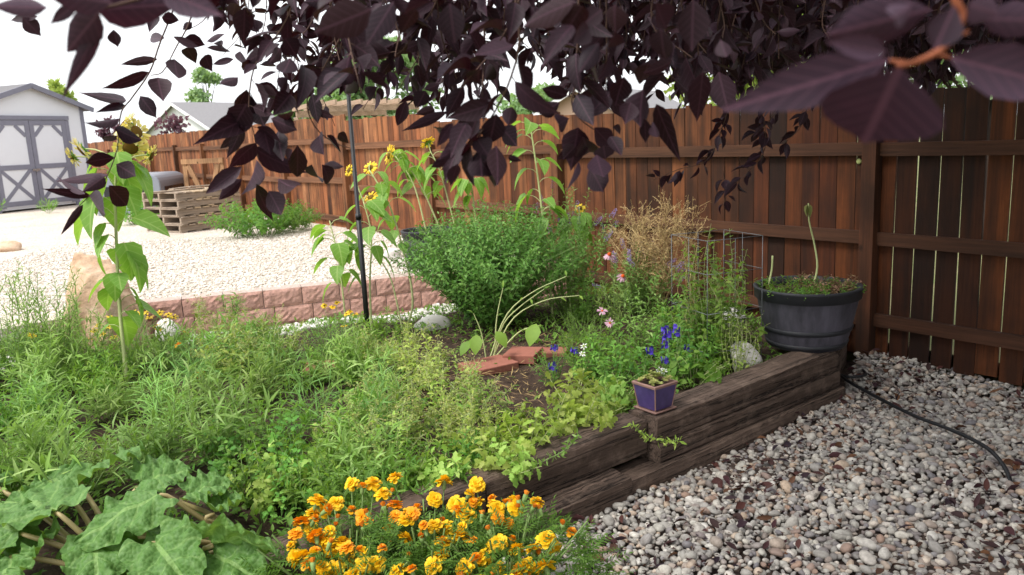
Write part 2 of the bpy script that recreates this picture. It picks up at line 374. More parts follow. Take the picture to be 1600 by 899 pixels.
# bits of bark, dry leaves on the pebbles
m_litter = leaf_mat('dry leaf litter', [(66, 34, 38), (84, 48, 40), (48, 28, 38), (110, 74, 48), (58, 36, 30), (44, 30, 40)], rough=.7, tr=.05, spec=.3)
PROFO = [(0, 0), (.14, .5), (.4, 1), (.7, .78), (.9, .3), (1, 0)]
PROF3 = [(0, 0), (.42, 1), (.75, .62), (1, 0)]
PROF2 = [(0, 0), (.45, 1), (1, 0)]
mb = MB(); n = 13000
p = np.stack([R.uniform(-.6, 3.9, n), R.uniform(2.1, 6, n)], 1)
dens = .18+.8*(np.sin(p[:, 0]*2.9+1.0)*np.sin(p[:, 1]*2.6+.6)+.5*np.sin(p[:, 0]*6.1-p[:, 1]*5.3) > .05)
ok = ((tside(p[:, 0], p[:, 1]) > .05) | (eside(p[:, 0], p[:, 1]) > .05)) & (fence_side(p[:, 0], p[:, 1]) > .05) & (R.random(n) < dens); p = p[ok]; n = len(p)
B = np.column_stack([p, pebz(p[:, 0], p[:, 1])+R.uniform(.012, .036, n)]); dv = R.normal(size=(n, 3)); dv[:, 2] *= .25; nv = R.normal(size=(n, 3))*.5+np.array([0, 0, 1])
k = R.random(n) < .86
mb.leaves(B[k], dv[k], nv[k], R.uniform(.010, .034, k.sum()), R.uniform(.005, .013, k.sum()), PROF2, .5, R.uniform(-.6, .9, k.sum()))
k = ~k
mb.leaves(B[k]+np.array([0, 0, .008]), dv[k], nv[k], R.uniform(.045, .075, k.sum()), R.uniform(.02, .036, k.sum()), PROFO, .5, R.uniform(-.8, 1.1, k.sum()))
tag(mb.build('leaf_litter', m_litter), kind='stuff')

# ================================================================== FENCE
def fence_wood(name, shaded, worn, axis, grain=60):
    """one stain for the whole fence; it is darkened by painted tree shade at the tree's end and is sun-bleached along the open yard"""
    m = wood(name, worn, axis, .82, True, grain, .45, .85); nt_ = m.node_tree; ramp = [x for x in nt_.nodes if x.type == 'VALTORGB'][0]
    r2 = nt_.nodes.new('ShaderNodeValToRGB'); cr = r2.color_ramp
    while len(cr.elements) < len(shaded): cr.elements.new(.5)
    for k_, (e_, c_) in enumerate(zip(cr.elements, shaded)): e_.position = (k_+.5)/len(shaded); e_.color = sc_(c_)
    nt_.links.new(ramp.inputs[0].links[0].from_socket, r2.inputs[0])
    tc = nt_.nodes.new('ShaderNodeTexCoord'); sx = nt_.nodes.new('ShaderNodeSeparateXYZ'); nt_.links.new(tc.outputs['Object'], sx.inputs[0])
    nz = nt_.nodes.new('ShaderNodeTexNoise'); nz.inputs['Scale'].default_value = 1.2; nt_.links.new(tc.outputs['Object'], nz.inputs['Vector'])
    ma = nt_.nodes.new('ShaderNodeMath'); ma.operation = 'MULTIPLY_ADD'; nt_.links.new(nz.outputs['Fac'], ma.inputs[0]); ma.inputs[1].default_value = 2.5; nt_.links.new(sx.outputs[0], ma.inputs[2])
    mr = nt_.nodes.new('ShaderNodeMapRange'); mr.inputs['From Min'].default_value = 2.4; mr.inputs['From Max'].default_value = 8.5; nt_.links.new(ma.outputs[0], mr.inputs['Value'])  # blends from painted tree shade to the worn tone along the fence
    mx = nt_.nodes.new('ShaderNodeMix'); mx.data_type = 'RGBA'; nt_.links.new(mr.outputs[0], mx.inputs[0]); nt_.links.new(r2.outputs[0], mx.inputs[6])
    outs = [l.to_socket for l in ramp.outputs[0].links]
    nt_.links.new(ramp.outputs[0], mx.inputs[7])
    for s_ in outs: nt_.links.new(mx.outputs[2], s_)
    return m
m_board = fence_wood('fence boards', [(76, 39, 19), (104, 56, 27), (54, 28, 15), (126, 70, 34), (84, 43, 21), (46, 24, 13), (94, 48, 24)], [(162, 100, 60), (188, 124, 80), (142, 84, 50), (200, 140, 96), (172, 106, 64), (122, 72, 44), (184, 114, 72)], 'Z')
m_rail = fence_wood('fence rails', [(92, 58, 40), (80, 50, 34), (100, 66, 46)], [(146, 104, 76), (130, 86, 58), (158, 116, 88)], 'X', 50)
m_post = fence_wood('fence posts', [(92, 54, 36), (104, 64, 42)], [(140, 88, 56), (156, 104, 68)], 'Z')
fence = Thing('wood_fence', 'tall brown stained board fence with three rails running along the whole back of the garden', 'fence', (0, 0, 0))
K = 1.2427
posts_t = [-3.6, -1.55, .50, 3.14, 5.1, 7.06, 9.0, 10.9, 12.8, 14.6, 16.6, 18.6, 21, 24, 27, 30]
tops = [1.83, 1.83, 1.83, 1.87, 2.0, 2.09, 2.09, 2.09, 2.10, 2.12, 2.12, 2.12, 2.12, 2.12, 2.12]
for a, b, top in zip(posts_t[:-1], posts_t[1:], tops):
    base = top-1.80; mb = MB(); x = a*K; gap = .009 if a < .45 else (.005 if a < 3 else .003)
    if a < 5: gap_j = .003
    while x < b*K-.02:
        wd = min(.141+random.uniform(-.004, .004), b*K-x)
        c, s2 = math.cos(random.gauss(0, .002)), random.gauss(0, .0042)
        z0, z1 = base+random.uniform(-.02, .01), top+random.uniform(-.012, .012)
        ax = np.array([[1, 0, 0], [0, 1, 0], [s2, random.gauss(0, .002), 1]])
        mb.box((x+wd/2, -.012+random.uniform(-.002, .002), (z0+z1)/2), (wd-gap-random.uniform(-.003, .007)*(a < 3), .017, z1-z0), ax)
        x += wd
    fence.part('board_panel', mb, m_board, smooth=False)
    for dz in (.37, .98, 1.55):
        mb = MB(); j1, j2 = random.uniform(-.012, .012), random.uniform(-.012, .012)
        mb.bar((a*K+.05, .0185, top-dz+j1), (b*K-.05, .0185, top-dz+j2), .038, .088)
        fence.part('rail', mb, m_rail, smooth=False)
for k, a in enumerate(posts_t):
    tp = min(tops[min(k, len(tops)-1)], tops[max(k-1, 0)])-.27
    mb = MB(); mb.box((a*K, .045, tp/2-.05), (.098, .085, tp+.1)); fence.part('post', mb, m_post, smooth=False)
mb = MB(); kx = .50*K+.115; mb.lathe([(.001, 0), (.018, 0), (.02, .006), (.016, .012), (.001, .013)], (0, 0, 0), 14); vv = mb.V[0]; mb.V[0] = np.column_stack([vv[:, 0]+kx, vv[:, 2]-.001, vv[:, 1]+1.375]); fence.part('knot_hole_disc', mb, plain('knot hole light', (176, 184, 120), .9, .1))  # light through a knot hole, painted as a pale disc
fence.o.location = Vector(F0); fence.o.rotation_euler = (0, 0, FANG)

# knot hole seen beside the near post : a pale round disc

# ================================================================== TIMBER EDGING
m_tim = wood('weathered timber', [(110, 92, 80), (122, 102, 90), (98, 82, 72)], 'X', .95, knots=False, grain=90, bump=.75, blotch=.6, cracks=True)
[x for x in m_tim.node_tree.nodes if x.type == 'BUMP'][0].inputs['Distance'].default_value = .012
def timber(name, a, b, z0, z1, w, label, off=0.0, seed=1, round_=.012, lean=0):
    round_ = .010
    """a railway-sleeper like timber with worn rounded edges, front face on the line a-b moved by off"""
    a = np.asarray(a, float)+TN*off; b = np.asarray(b, float)+TN*off
    L = np.linalg.norm(b-a); n = int(L/.035); r = np.random.default_rng(seed); mb = MB()
    h = z1-z0; c = round_
    sec = np.array([(-w, 0), (-w, h*.5), (-w, h-c), (-w+c, h), (-w*.66, h+.003), (-w*.33, h-.002), (-c*1.4, h), (-c*.4, h-c*.5), (0, h-c*1.5), (0.002, h*.66), (0, h*.33), (0, c), (-c, 0)])
    k = len(sec); xs = np.linspace(0, L, n); V = np.zeros((n, k, 3))
    w1 = np.cumsum(r.normal(0, .0010, (n, k)), 0); w1 -= np.linspace(0, 1, n)[:, None]*w1[-1]
    w2 = np.cumsum(r.normal(0, .0010, (n, k)), 0); w2 -= np.linspace(0, 1, n)[:, None]*w2[-1]
    V[..., 0] = xs[:, None]; V[..., 1] = sec[None, :, 0]+np.clip(w1, -.008, .008)+r.normal(0, .0012, (n, k)); V[..., 2] = sec[None, :, 1]+np.clip(w2, -.007, .007)+r.normal(0, .0012, (n, k))
    V[..., 1] += lean*V[..., 2]
    i = np.arange(n-1)[:, None]*k; j = np.arange(k)[None]; j2 = (j+1) % k
    mb.add(V.reshape(-1, 3), [np.stack([i+j, i+j2, i+k+j2, i+k+j], -1).reshape(-1, 4), np.arange(k)[None], (np.arange(k)+(n-1)*k)[None, ::-1]])
    o = mb.build(name, m_tim, smooth=False); o.location = (a[0], a[1], z0); u = (b-a)/L
    o.rotation_euler = (0, 0, math.atan2(u[1], u[0]))
    # local +y must be TN
    ly = np.array([-u[1], u[0]])
    if ly@TN < 0: o.scale = (1, -1, 1)
    return tag(o, label, 'timber', 'timbers edging the raised bed')
JT = np.array([.70, 3.63])
ux = lambda t_: TA+TU*t_
LJ = np.linalg.norm(JT-TA)
timber('timber', ux(.04), ux(LJ), .15, .28, .19, 'thick grey brown timber under the purple pot, top layer up to the tub', .022, 3, .02)
timber('timber', ux(.02), ux(LJ-.01), .045, .148, .17, 'cracked middle timber right under the one that carries the pot and the tub', .030, 4, .016)
timber('timber', ux(.01), ux(LJ+.25), -.10, .043, .17, 'lowest timber along the pebbles beneath the purple pot, its foot in the stones', .062, 5)
timber('timber', ux(LJ+.012), ux(LJ+1.0), .085, .262, .17, 'dark brown timber between the purple pot and the marigolds, overhung by lettuce', -.035, 6, .02)
timber('timber', ux(LJ+.26), ux(LJ+2.0), -.10, .082, .17, 'pale worn ledge timber in the stones just right of the marigolds', .09, 7)
timber('timber', ux(LJ+1.02), ux(LJ+3.0), .10, .27, .17, 'timber between the rhubarb and the marigolds in the near left corner', -.016, 8, .02)
# end of the bed, under the tub
def endt(z0, z1, label, off):
    mb = MB(); mb.box((.40, .17, (z1-z0)/2), (.62, .16, z1-z0)); o = mb.build('timber', m_tim, smooth=False)
    a = TA+EN*off+EU*.06; o.location = (a[0], a[1], z0); o.rotation_euler = (0, 0, math.atan2(EU[1], EU[0])); tag(o, label, 'timber', 'timbers edging the raised bed')
endt(.15, .277, 'short upper timber closing the bed end beneath the big dark tub', 0.02)
endt(-.09, .146, 'short lower timber at the bed corner where the black hose starts', .055)

# ================================================================== RETAINING WALL of split blocks
t = NT('split block'); c = t.coord(); nz = t.noise(26, c, 8, .7)
cb = t.ramp(t.isl(), [(0, sc_((194, 126, 116))), (.25, sc_((198, 142, 132))), (.35, sc_((168, 160, 154))), (.5, sc_((208, 184, 168))), (.65, sc_((196, 130, 118))), (1, sc_((170, 108, 100)))])
m_block = t.done(t.prin(t.mix(t.ramp(nz, [(.35, (0, 0, 0)), (.7, (.6, .6, .6))]), cb, sc_((112, 92, 88))), .95, .15, 0.0, t.bump(nz, .8, .012)))
wall = Thing('retaining_wall', 'low wall of pinkish red split concrete blocks holding back the white gravel yard', 'retaining wall', (W0[0], W0[1], .05))
def block(x, z, L, seed):
    mb = MB(); r = np.random.default_rng(seed); nx, nz_ = 12, 7; L -= .006; h = .159
    X, Z = np.meshgrid(np.linspace(0, 1, nx), np.linspace(0, 1, nz_)); e = np.minimum(np.minimum(X, 1-X)*8, np.minimum(Z, 1-Z)*5).clip(0, 1)
    y = -.012*e+r.normal(0, .003, X.shape)*e
    fv = np.stack([x+X*L, y+.02, z+Z*h], -1).reshape(-1, 3)
    i = (np.arange(nz_-1)[:, None]*nx+np.arange(nx-1)[None]).ravel(); mb.add(fv, np.stack([i, i+1, i+nx+1, i+nx], -1))
    bk = np.array([(x, .02, z), (x+L, .02, z), (x+L, .22, z), (x, .22, z), (x, .02, z+h), (x+L, .02, z+h), (x+L, .22, z+h), (x, .22, z+h)])
    mb.add(bk, np.array([[4, 5, 6, 7], [1, 2, 6, 5], [2, 3, 7, 6], [3, 0, 4, 7], [3, 2, 1, 0]]))
    ang = math.atan2(WU[1], WU[0]); ca, sa = math.cos(ang), math.sin(ang)
    for v in mb.V: v[:, 0], v[:, 1] = W0[0]+v[:, 0]*ca-v[:, 1]*sa, W0[1]+v[:, 0]*sa+v[:, 1]*ca
    wall.part('block', mb, m_block, smooth=False)
BL = .335; x = -.05; k = 0
for row, z in enumerate((-.07, .092, .254)):
    x = -.34-(.17 if row == 1 else 0)+row*.08
    while x < 3.8:
        block(x, z, BL, 100+k); x += BL; k += 1
# white stones at its foot
m_white = NT('white rock'); t = m_white; m_white = t.done(t.prin(t.ramp(t.isl(), [(0, sc_((196, 190, 184))), (.5, sc_((222, 218, 212))), (1, sc_((176, 170, 166)))]), .7, .3, 0.0, t.bump(t.noise(30, t.coord(), 5), .15, .004)))
mb = MB(); n = 330; l = R.uniform(.2, 2.6, n); d = -R.random(n)**1.5*.55-.04
pos = np.column_stack([W0+WU*l[:, None]+WN*d[:, None], np.zeros(n)]); pos[:, 2] = soil_z(pos[:, 0], pos[:, 1])+.015; a = R.uniform(.02, .05, n)
stones(mb, pos, a, a*.8, a*.6, ICO1, .18); tag(mb.build('white_stones', m_white), kind='stuff')

# ================================================================== SHED
m_sid = plain('pale siding', (214, 216, 222), .6, .3, var=.08, scale=6, bump=.05)
m_trim = plain('grey trim', (128, 128, 142), .7, .3, var=.3, scale=9)
m_shr = plain('shed roof', (120, 118, 120), .9, .2)
m_steel = plain('steel', (190, 190, 190), .35, .5, .8)
SD = unit(np.array([.349, .937, 0])); G = P(64, 327, .4); SA = math.atan2(SD[1], SD[0])
def on_face(px, py):
    d = ray(px, py); nrm = np.array([SD[1], -SD[0], 0]); k = ((G-CAM)@nrm)/(d@nrm); w = CAM+d*k; return (w-G)@SD, w[2]-.4
xr = on_face(150, 318)[0]; zr = on_face(40, 131)[1]; ze = on_face(150, 166)[1]; dr = on_face(121, 320)[0]; dz = on_face(85, 181)[1]
gx_ = on_face(42, 131)[0]; hw = xr-gx_
shed = Thing('garden_shed', 'pale shed with grey X braced double doors and low gable at the far left', 'shed', (0, 0, 0))
dep = 3.6
mb = MB(); L_, R_ = gx_-hw, xr
mb.add([(L_, 0, .05), (R_, 0, .05), (R_, 0, ze), (gx_, 0, zr-.07), (L_, 0, ze), (L_, dep, .05), (R_, dep, .05), (R_, dep, ze), (gx_, dep, zr-.07), (L_, dep, ze)],
       [np.array([[0, 1, 2, 3, 4]]), np.array([[9, 8, 7, 6, 5]]), np.array([[1, 6, 7, 2], [5, 0, 4, 9], [5, 6, 1, 0]])])
shed.part('wall', mb, m_sid, smooth=False)
mb = MB(); sl = (zr-ze)/hw; ov = .22
for s in (-1, 1):
    e = gx_+s*(hw+ov); ez = zr-sl*(hw+ov)
    mb.add([(gx_, -.12, zr), (e, -.12, ez), (e, dep+.12, ez), (gx_, dep+.12, zr), (gx_, -.12, zr-.07), (e, -.12, ez-.07), (e, dep+.12, ez-.07), (gx_, dep+.12, zr-.07)],
           np.array([[0, 1, 2, 3], [7, 6, 5, 4], [1, 5, 6, 2], [3, 2, 6, 7], [4, 5, 1, 0]]))
shed.part('roof', mb, m_shr, smooth=False)
mb = MB()
for s in (-1, 1): mb.bar((gx_, -.145, zr-.05), (gx_+s*(hw+ov), -.145, zr-.05-sl*(hw+ov)), .04, .12)
shed.part('fascia', mb, m_trim, smooth=False)
for xx in (R_-.06, L_+.06): mb = MB(); mb.box((xx, -.012, ze/2+.02), (.11, .02, ze-.06)); shed.part('corner_trim', mb, m_trim, smooth=False)
mb = MB(); mb.box((0.0, -.03, dz-.06), (2*dr+.16, .05, .10))
shed.part('door_head', mb, m_trim, smooth=False)
for sg in (-1, 1): mb = MB(); mb.box((sg*(dr+.02), -.02, dz/2-.06), (.11, .03, dz-.12)); shed.part('door_jamb', mb, m_trim, smooth=False)
for s in (-1, 1):
    x0, x1 = (.008, dr-.045) if s > 0 else (-dr+.045, -.008); zb, zt = .1, dz-.125; mid = zb+(zt-zb)*.46
    mb = MB(); mb.box(((x0+x1)/2, -.015, (zb+zt)/2), (x1-x0, .02, zt-zb)); door = shed.part('door', mb, m_sid, smooth=False)
    mb = MB(); y = -.034; wv = .12
    mb.box((x0+wv/2, y, (zb+zt)/2), (wv, .016, zt-zb)); mb.box((x1-wv/2, y, (zb+zt)/2), (wv, .016, zt-zb))
    for zc in (zb+.09, mid, zt-wv/2): mb.box(((x0+x1)/2, y, zc), (x1-x0-2*wv, .016, wv))
    a, b = x0+wv, x1-wv
    mb.bar((a, y+.003, zb+.15), (b, y+.003, mid-.06), .012, .09, (0, 1, 0) if 0 else (0, 0, 1)); mb.bar((a, y+.0055, mid-.06), (b, y+.0055, zb+.15), .012, .09)
    q = .26; mb.bar((a, y+.003, zt-wv-q), (a+q, y+.003, zt-wv), .012, .09); mb.bar((b, y+.003, zt-wv-q), (b-q, y+.003, zt-wv), .012, .09)
    shed.part('trim_frame', mb, m_trim, door, smooth=False)
    if s > 0:
        mb = MB(); mb.box((0, -.06, mid-.08), (.2, .02, .05)); mb.box((0, -.075, mid-.09), (.05, .02, .07)); shed.part('latch', mb, m_steel, door, smooth=False)
shed.o.location = Vector((G[0], G[1], .4)); shed.o.rotation_euler = (0, 0, SA)

# ================================================================== NEIGHBOUR HOUSES, pergola
m_hw = plain('house siding', (206, 210, 208), .7, .3, var=.1, scale=1, bump=.05)
m_hr = plain('house shingles', (140, 138, 140), .9, .2, var=.4, scale=8)
m_ht = plain('white fascia', (222, 222, 222), .6, .3, var=.05)
m_tan = plain('tan siding', (190, 160, 140), .7, .3, var=.1, scale=1)
m_glass = plain('window glass', (60, 70, 80), .1, .6, var=.1)
m_teal = plain('teal shutter', (70, 104, 104), .6)
def gable(name, label, ap, r, g, w, Lr, ridge, eave, mw, win=True):
    T = Thing(name, label, 'house', (ap[0], ap[1], 0)); A = np.array([ap[0], ap[1], 0.]); r = np.array([*r, 0.]); g = np.array([*g, 0.]); Z = np.array([0, 0, 1.])
    mb = MB(); f = [A-g*w, A+g*w, A+g*w+Z*eave, A+Z*ridge, A-g*w+Z*eave]; bk = [q+r*Lr for q in f]
    mb.add(f+bk, [np.array([[0, 1, 2, 3, 4]]), np.array([[9, 8, 7, 6, 5]]), np.array([[1, 6, 7, 2], [5, 0, 4, 9]])]); T.part('wall', mb, mw, smooth=False)
    mb = MB(); s_ = (ridge-eave)/w; o = .45
    for sg in (-1, 1):
        t0 = A+Z*(ridge+.1)-r*.4; e = A+g*sg*(w+o)+Z*(ridge+.1-s_*(w+o))-r*.4; t1, e1 = t0+r*(Lr+.8), e+r*(Lr+.8); d = Z*-.09
        mb.add([t0, e, e1, t1, t0+d, e+d, e1+d, t1+d], np.array([[0, 1, 2, 3], [7, 6, 5, 4], [1, 5, 6, 2], [3, 2, 6, 7], [0, 4, 5, 1]]))
    T.part('roof', mb, m_hr, smooth=False)
    mb = MB()
    for sg in (-1, 1): mb.bar(A+Z*(ridge-.04)-r*.42, A+g*sg*(w+o)+Z*(ridge-.04-s_*(w+o))-r*.42, .05, .2)
    T.part('fascia', mb, m_ht, smooth=False)
    if win:
        mb = MB(); mb.box(A-r*.03+Z*(eave-1.4), (1.2, .05, 1.3), np.array([g, r, Z])); wf = T.part('window', mb, m_ht, smooth=False)
        mb = MB(); mb.box(A-r*.06+Z*(eave-1.4), (1.0, .05, 1.1), np.array([g, r, Z])); T.part('pane', mb, m_glass, wf, smooth=False)
        mb = MB()
        for sg in (-1, 1): mb.box(A-r*.03+g*sg*.85+Z*(eave-1.4), (.35, .04, 1.4), np.array([g, r, Z]))
        T.part('shutter', mb, m_teal, smooth=False)
    return T
ap = D(275, 162, 62); gable('neighbour_house', 'white gabled house with grey shingle roof over the far fence beyond the pallets', ap, (.6, .8), (.8, -.6), 5.0, 16, ap[2], ap[2]-2.3, m_hw, False)
ap = D(905, 137, 34); gable('neighbour_house', 'tan house with a teal shutter half hidden by the purple leaves behind the fence', ap, (.5, .87), (.87, -.5), 2.6, 9, ap[2], ap[2]-1.4, m_tan)
m_perg = wood('pergola timber', [(206, 174, 146), (214, 184, 158)], 'X', .8, knots=False, blotch=.2)
c0, c1 = D(500, 171, 17.5), D(655, 171, 18.5); zt = c0[2]
perg = Thing('pergola', 'tan wooden pergola beam with short rafters showing above the fence by the pole', 'pergola', (c0[0], c0[1], 0))
mb = MB(); c1[2] = zt; mb.bar(c0, c1, .09, .12); perg.part('beam', mb, m_perg, smooth=False)
mb = MB(); dv = unit(c1-c0); nv = np.array([-dv[1], dv[0], 0]); c2, c3 = c0+nv*2.4, c1+nv*2.4; mb.bar(c2, c3, .09, .16); perg.part('beam', mb, m_perg, smooth=False)
for k in range(9):
    q = c0+(c1-c0)*(k/8); mb = MB(); mb.bar(q-nv*.3+[0, 0, .13], q+nv*2.7+[0, 0, .13], .05, .10); perg.part('rafter', mb, m_perg, smooth=False)
for q in (c0, c1, c2, c3):
    mb = MB(); mb.box((q[0], q[1], (zt-.08)/2), (.1, .1, zt-.08)); perg.part('post', mb, m_perg, smooth=False)

# ================================================================== PALLETS, frame, camper shell
m_pal = wood('pallet wood', [(214, 188, 156), (200, 176, 150), (184, 166, 148), (222, 196, 162)], 'X', .85, knots=False, grain=30, blotch=.3)
pf = P(284, 365, .4); plf = P(250, 348, .4); prt = P(372, 353, .4)
pu = unit(prt-pf); pu[2] = 0; pang = math.atan2(pu[1], pu[0]); Lp = 1.16
def pallet(z, dx, rot, label):
    T = Thing('wooden_pallet', label, 'pallet', (0, 0, 0), 'pallets stacked in the gravel yard')
    for y in (0.04, .5, .96):
        mb = MB(); mb.box((Lp/2, y, .065), (Lp, .04, .088)); T.part('stringer', mb, m_pal, smooth=False)
    mb = MB()
    for k in range(8): mb.box((.06+k*(Lp-.12)/7+random.uniform(-.01, .01), .5, .118), (.105, 1.02, .017))
    T.part('top_deck', mb, m_pal, smooth=False)
    mb = MB()
    for k in range(5): mb.box((.06+k*(Lp-.12)/4, .5, .012), (.10, 1.0, .017))
    T.part('bottom_deck', mb, m_pal, smooth=False)
    T.o.location = Vector((pf[0]+dx, pf[1], z)); T.o.rotation_euler = (0, 0, pang+rot)
for k, lb in enumerate(['lowest pallet of the stack, resting on the gravel', 'second pallet from the ground in the grey stack', 'middle pallet of the stack of five', 'fourth pallet up, just below the yellowish one', 'topmost yellowish pallet with bits of lumber on it']):
    pallet(.402+k*.1275, [0, .03, -.02, .02, -.01][k], [0, .02, -.015, .03, 0][k], lb)
zt = .402+5*.1275
for k, (dx, dy, L, an, lb) in enumerate([(.3, .45, 1.0, .12, 'grey plank lying flat across the top pallet'), (.55, .7, .7, .5, 'short board resting askew on the pallet stack'), (.75, .3, .6, -.2, 'thin lath at the right of the pallet top')]):
    mb = MB(); mb.box((0, 0, .011), (L, .09, .02)); o = mb.build('loose_board', m_pal, smooth=False); q = pf+pu*dx+np.array([-pu[1], pu[0], 0])*dy
    o.location = (q[0], q[1], zt+.001+.0215*k); o.rotation_euler = (0, 0, pang+an); tag(o, lb, 'board', 'loose boards on the pallets')
m_frm = wood('frame lumber', [(200, 154, 112), (186, 140, 100), (210, 168, 128)], 'Z', .85, blotch=.3)
q0 = P(288, 340, .4)*1; q0 = np.array([*D(288, 250, 15.2)[:2], .4]); q1 = np.array([*D(346, 250, 15.0)[:2], .4]); q1[2] = .4
fz = D(288, 249, 15.2)[2]-.4; fu = unit(q1-q0); Lf = np.linalg.norm(q1-q0)
fr = Thing('braced_gate_frame', 'bare wooden gate frame with V shaped braces standing behind the pallets', 'gate frame', (0, 0, 0))
for nm, a, b in (('stile', (0, 0, 0), (0, 0, fz)), ('stile', (Lf, 0, 0), (Lf, 0, fz)), ('top_rail', (-.05, -.02, fz-.05), (Lf+.05, -.02, fz-.05)), ('bottom_rail', (.05, 0, .1), (Lf-.05, 0, .1)),
                 ('brace', (.08, -.01, fz-.12), (Lf*.55, -.01, .2)), ('brace', (Lf-.08, -.013, fz-.12), (Lf*.6, -.013, .22))):
    mb = MB(); mb.bar(a, b, .04 if nm != 'top_rail' else .05, .09, (0, 1, .001) if nm == 'stile' else (0, 0, 1))
    if nm == 'stile': mb = MB(); mb.box((a[0], 0, fz/2), (.09, .04, fz))
    fr.part(nm, mb, m_frm, smooth=False)
fr.o.location = Vector((q0[0], q0[1], .4)); fr.o.rotation_euler = (0, 0, math.atan2(fu[1], fu[0]))
m_cam = plain('grey gelcoat', (128, 134, 144), .35, .5, var=.1); m_blk = plain('dark glass', (30, 33, 38), .15, .6, var=.1)
cs = D(252, 330, 17.0); cs[2] = .4; hz = D(225, 273, 17.0)[2]-.4; Wc = 1.35
shell = Thing('camper_shell', 'grey rounded truck bed cap with dark windows left of the pallets', 'truck cap', (0, 0, 0))
def rsec(w, h, r_, n=6):
    o = [(0, 0)]
    o += [(r_*1.2-r_*1.2*math.cos(a), h-r_+r_*math.sin(a)) for a in np.linspace(0, math.pi/2, n)]
    o += [(w-r_*1.2+r_*1.2*math.sin(a), h-r_+r_*math.cos(a)) for a in np.linspace(0, math.pi/2, n)]
    return o+[(w, 0)]
s_ = np.array(rsec(Wc, hz, .22)); k = len(s_); mb = MB(); ys = [0, .02, 1.88, 1.9]
V = np.array([[(x*(.97 if q in (0, 3) else 1)+(.02 if q in (0, 3) else 0), y, z*(.985 if q in (0, 3) else 1)) for x, z in s_] for q, y in enumerate(ys)])
i = np.arange(3)[:, None]*k; j = np.arange(k-1)[None]; mb.add(V.reshape(-1, 3), [np.stack([i+j, i+j+1, i+k+j+1, i+k+j], -1).reshape(-1, 4), np.arange(k)[None, ::-1], (np.arange(k)+3*k)[None]])
shell.part('body', mb, m_cam, smooth=False)
mb = MB(); mb.box((Wc/2, -.004, hz*.5), (Wc*.72, .012, hz*.45)); shell.part('window', mb, m_blk, smooth=False)
mb = MB(); mb.box((Wc+.003, .95, hz*.48), (.012, 1.4, hz*.36)); shell.part('window', mb, m_blk, smooth=False)
shell.o.location = Vector((cs[0]-Wc, cs[1], .4)); shell.o.rotation_euler = (0, 0, .1)

# ================================================================== ROCKS, BRICKS
t = NT('sandstone'); c = t.coord(); nz = t.noise(5, c, 8, .65)
m_sand = t.done(t.prin(t.ramp(nz, [(.3, sc_((150, 118, 92))), (.5, sc_((184, 156, 130))), (.7, sc_((200, 178, 156)))]), .9, .2, 0.0, t.bump(t.noise(16, c, 8), .6, .03)))
def rock(name, mat, c, sx, sy, sz, seed, label, cat, amp=.16, rz=0, group=None):
    big = cat == 'boulder'; bs = ico(4) if big else ICO3; mb = MB(); v = lump(bs, amp, seed)
    if big:
        for nn_, dd_ in (([1, .3, .25], .72), ([-.4, -1, .35], .66), ([.5, -.9, .1], .7), ([-1, .1, .3], .74), ([.2, -.3, 1], .8), ([.7, -.4, .7], .78), ([-.6, -.4, .7], .8)):
            nn_ = unit(np.array(nn_)); v = v-nn_*np.maximum(0, v@nn_-dd_)[:, None]*.9
        v = v*1.12*(1+.02*np.sin(v@[9., 4, 13])[:, None]+.015*np.sin(v@[-17., 11, 21])[:, None])
    v = v*[sx, sy, sz]; v += R.normal(0, .004, v.shape)*min(sx, sz)*1.2
    a = math.cos(rz), math.sin(rz); v = np.column_stack([v[:, 0]*a[0]-v[:, 1]*a[1], v[:, 0]*a[1]+v[:, 1]*a[0], v[:, 2]])+c
    mb.add(v, bs[1]); return solo(mb, name, mat, c, label, cat, group)
q = D(160, 470, 6.2); rock('boulder', m_sand, (q[0]-.02, q[1], .33), .30, .27, .47, 5, 'big tan sandstone boulder behind the tall left sunflower', 'boulder', .26, .5)
q = P(262, 528, .2); rock('rock', m_white, (q[0], q[1], .25), .11, .09, .10, 8, 'pale upright rock at the left end of the block wall', 'rock')
q = P(8, 392, .4); rock('rock', m_sand, (q[0], q[1], .43), .25, .2, .10, 9, 'flat tan rock on the gravel at the left edge', 'rock')
q = P(616, 404, .4); rock('rock', m_white, (q[0], q[1], .44), .10, .09, .07, 10, 'round grey white rock on the gravel left of the big bush', 'rock')
q = P(655, 508, .2); rock('rock', m_white, (q[0]+.1, q[1]+.05, .16), .15, .08, .09, 12, 'long grey rock at the foot of the wall under the bush', 'rock')
q = P(1141, 525, .25); rock('rock', m_white, (q[0], q[1], .36), .09, .08, .07, 13, 'white rock inside the wire cage, the upper one', 'rock')
q = P(1160, 560, .25); rock('rock', m_white, (q[0], q[1], .26), .10, .1, .12, 14, 'white rock low in the cage beside the tub', 'rock')
q = P(10, 585, .2); rock('rock', m_white, (q[0], q[1], .25), .14, .1, .07, 15, 'white flat rock among weeds at the left edge', 'rock')
m_brick = plain('red paver', (152, 98, 84), .9, .2, var=.35, scale=25, bump=.4)
def paver(px, py, sx, sy, h, rz, label, z=.2, tilt=(0, 0)):
    q = P(px, py, z); mb = MB(); n = 10
    mb.box((0, 0, h/2), (sx, sy, h)); o = mb.build('paver', m_brick, smooth=False); o.location = (q[0], q[1], z); o.rotation_euler = (tilt[0], tilt[1], rz)
    b = o.modifiers.new('bevel', 'BEVEL'); b.width = .006; b.segments = 2; tag(o, label, 'paver', 'red pavers set in the soil')
paver(520, 580, .36, .22, .05, .1, 'red paver at the foot of the black pole, partly grown over', .185)
paver(763, 578, .32, .24, .05, .55, 'red paver lying flat in bare soil, nearest to the dry straw', .185)
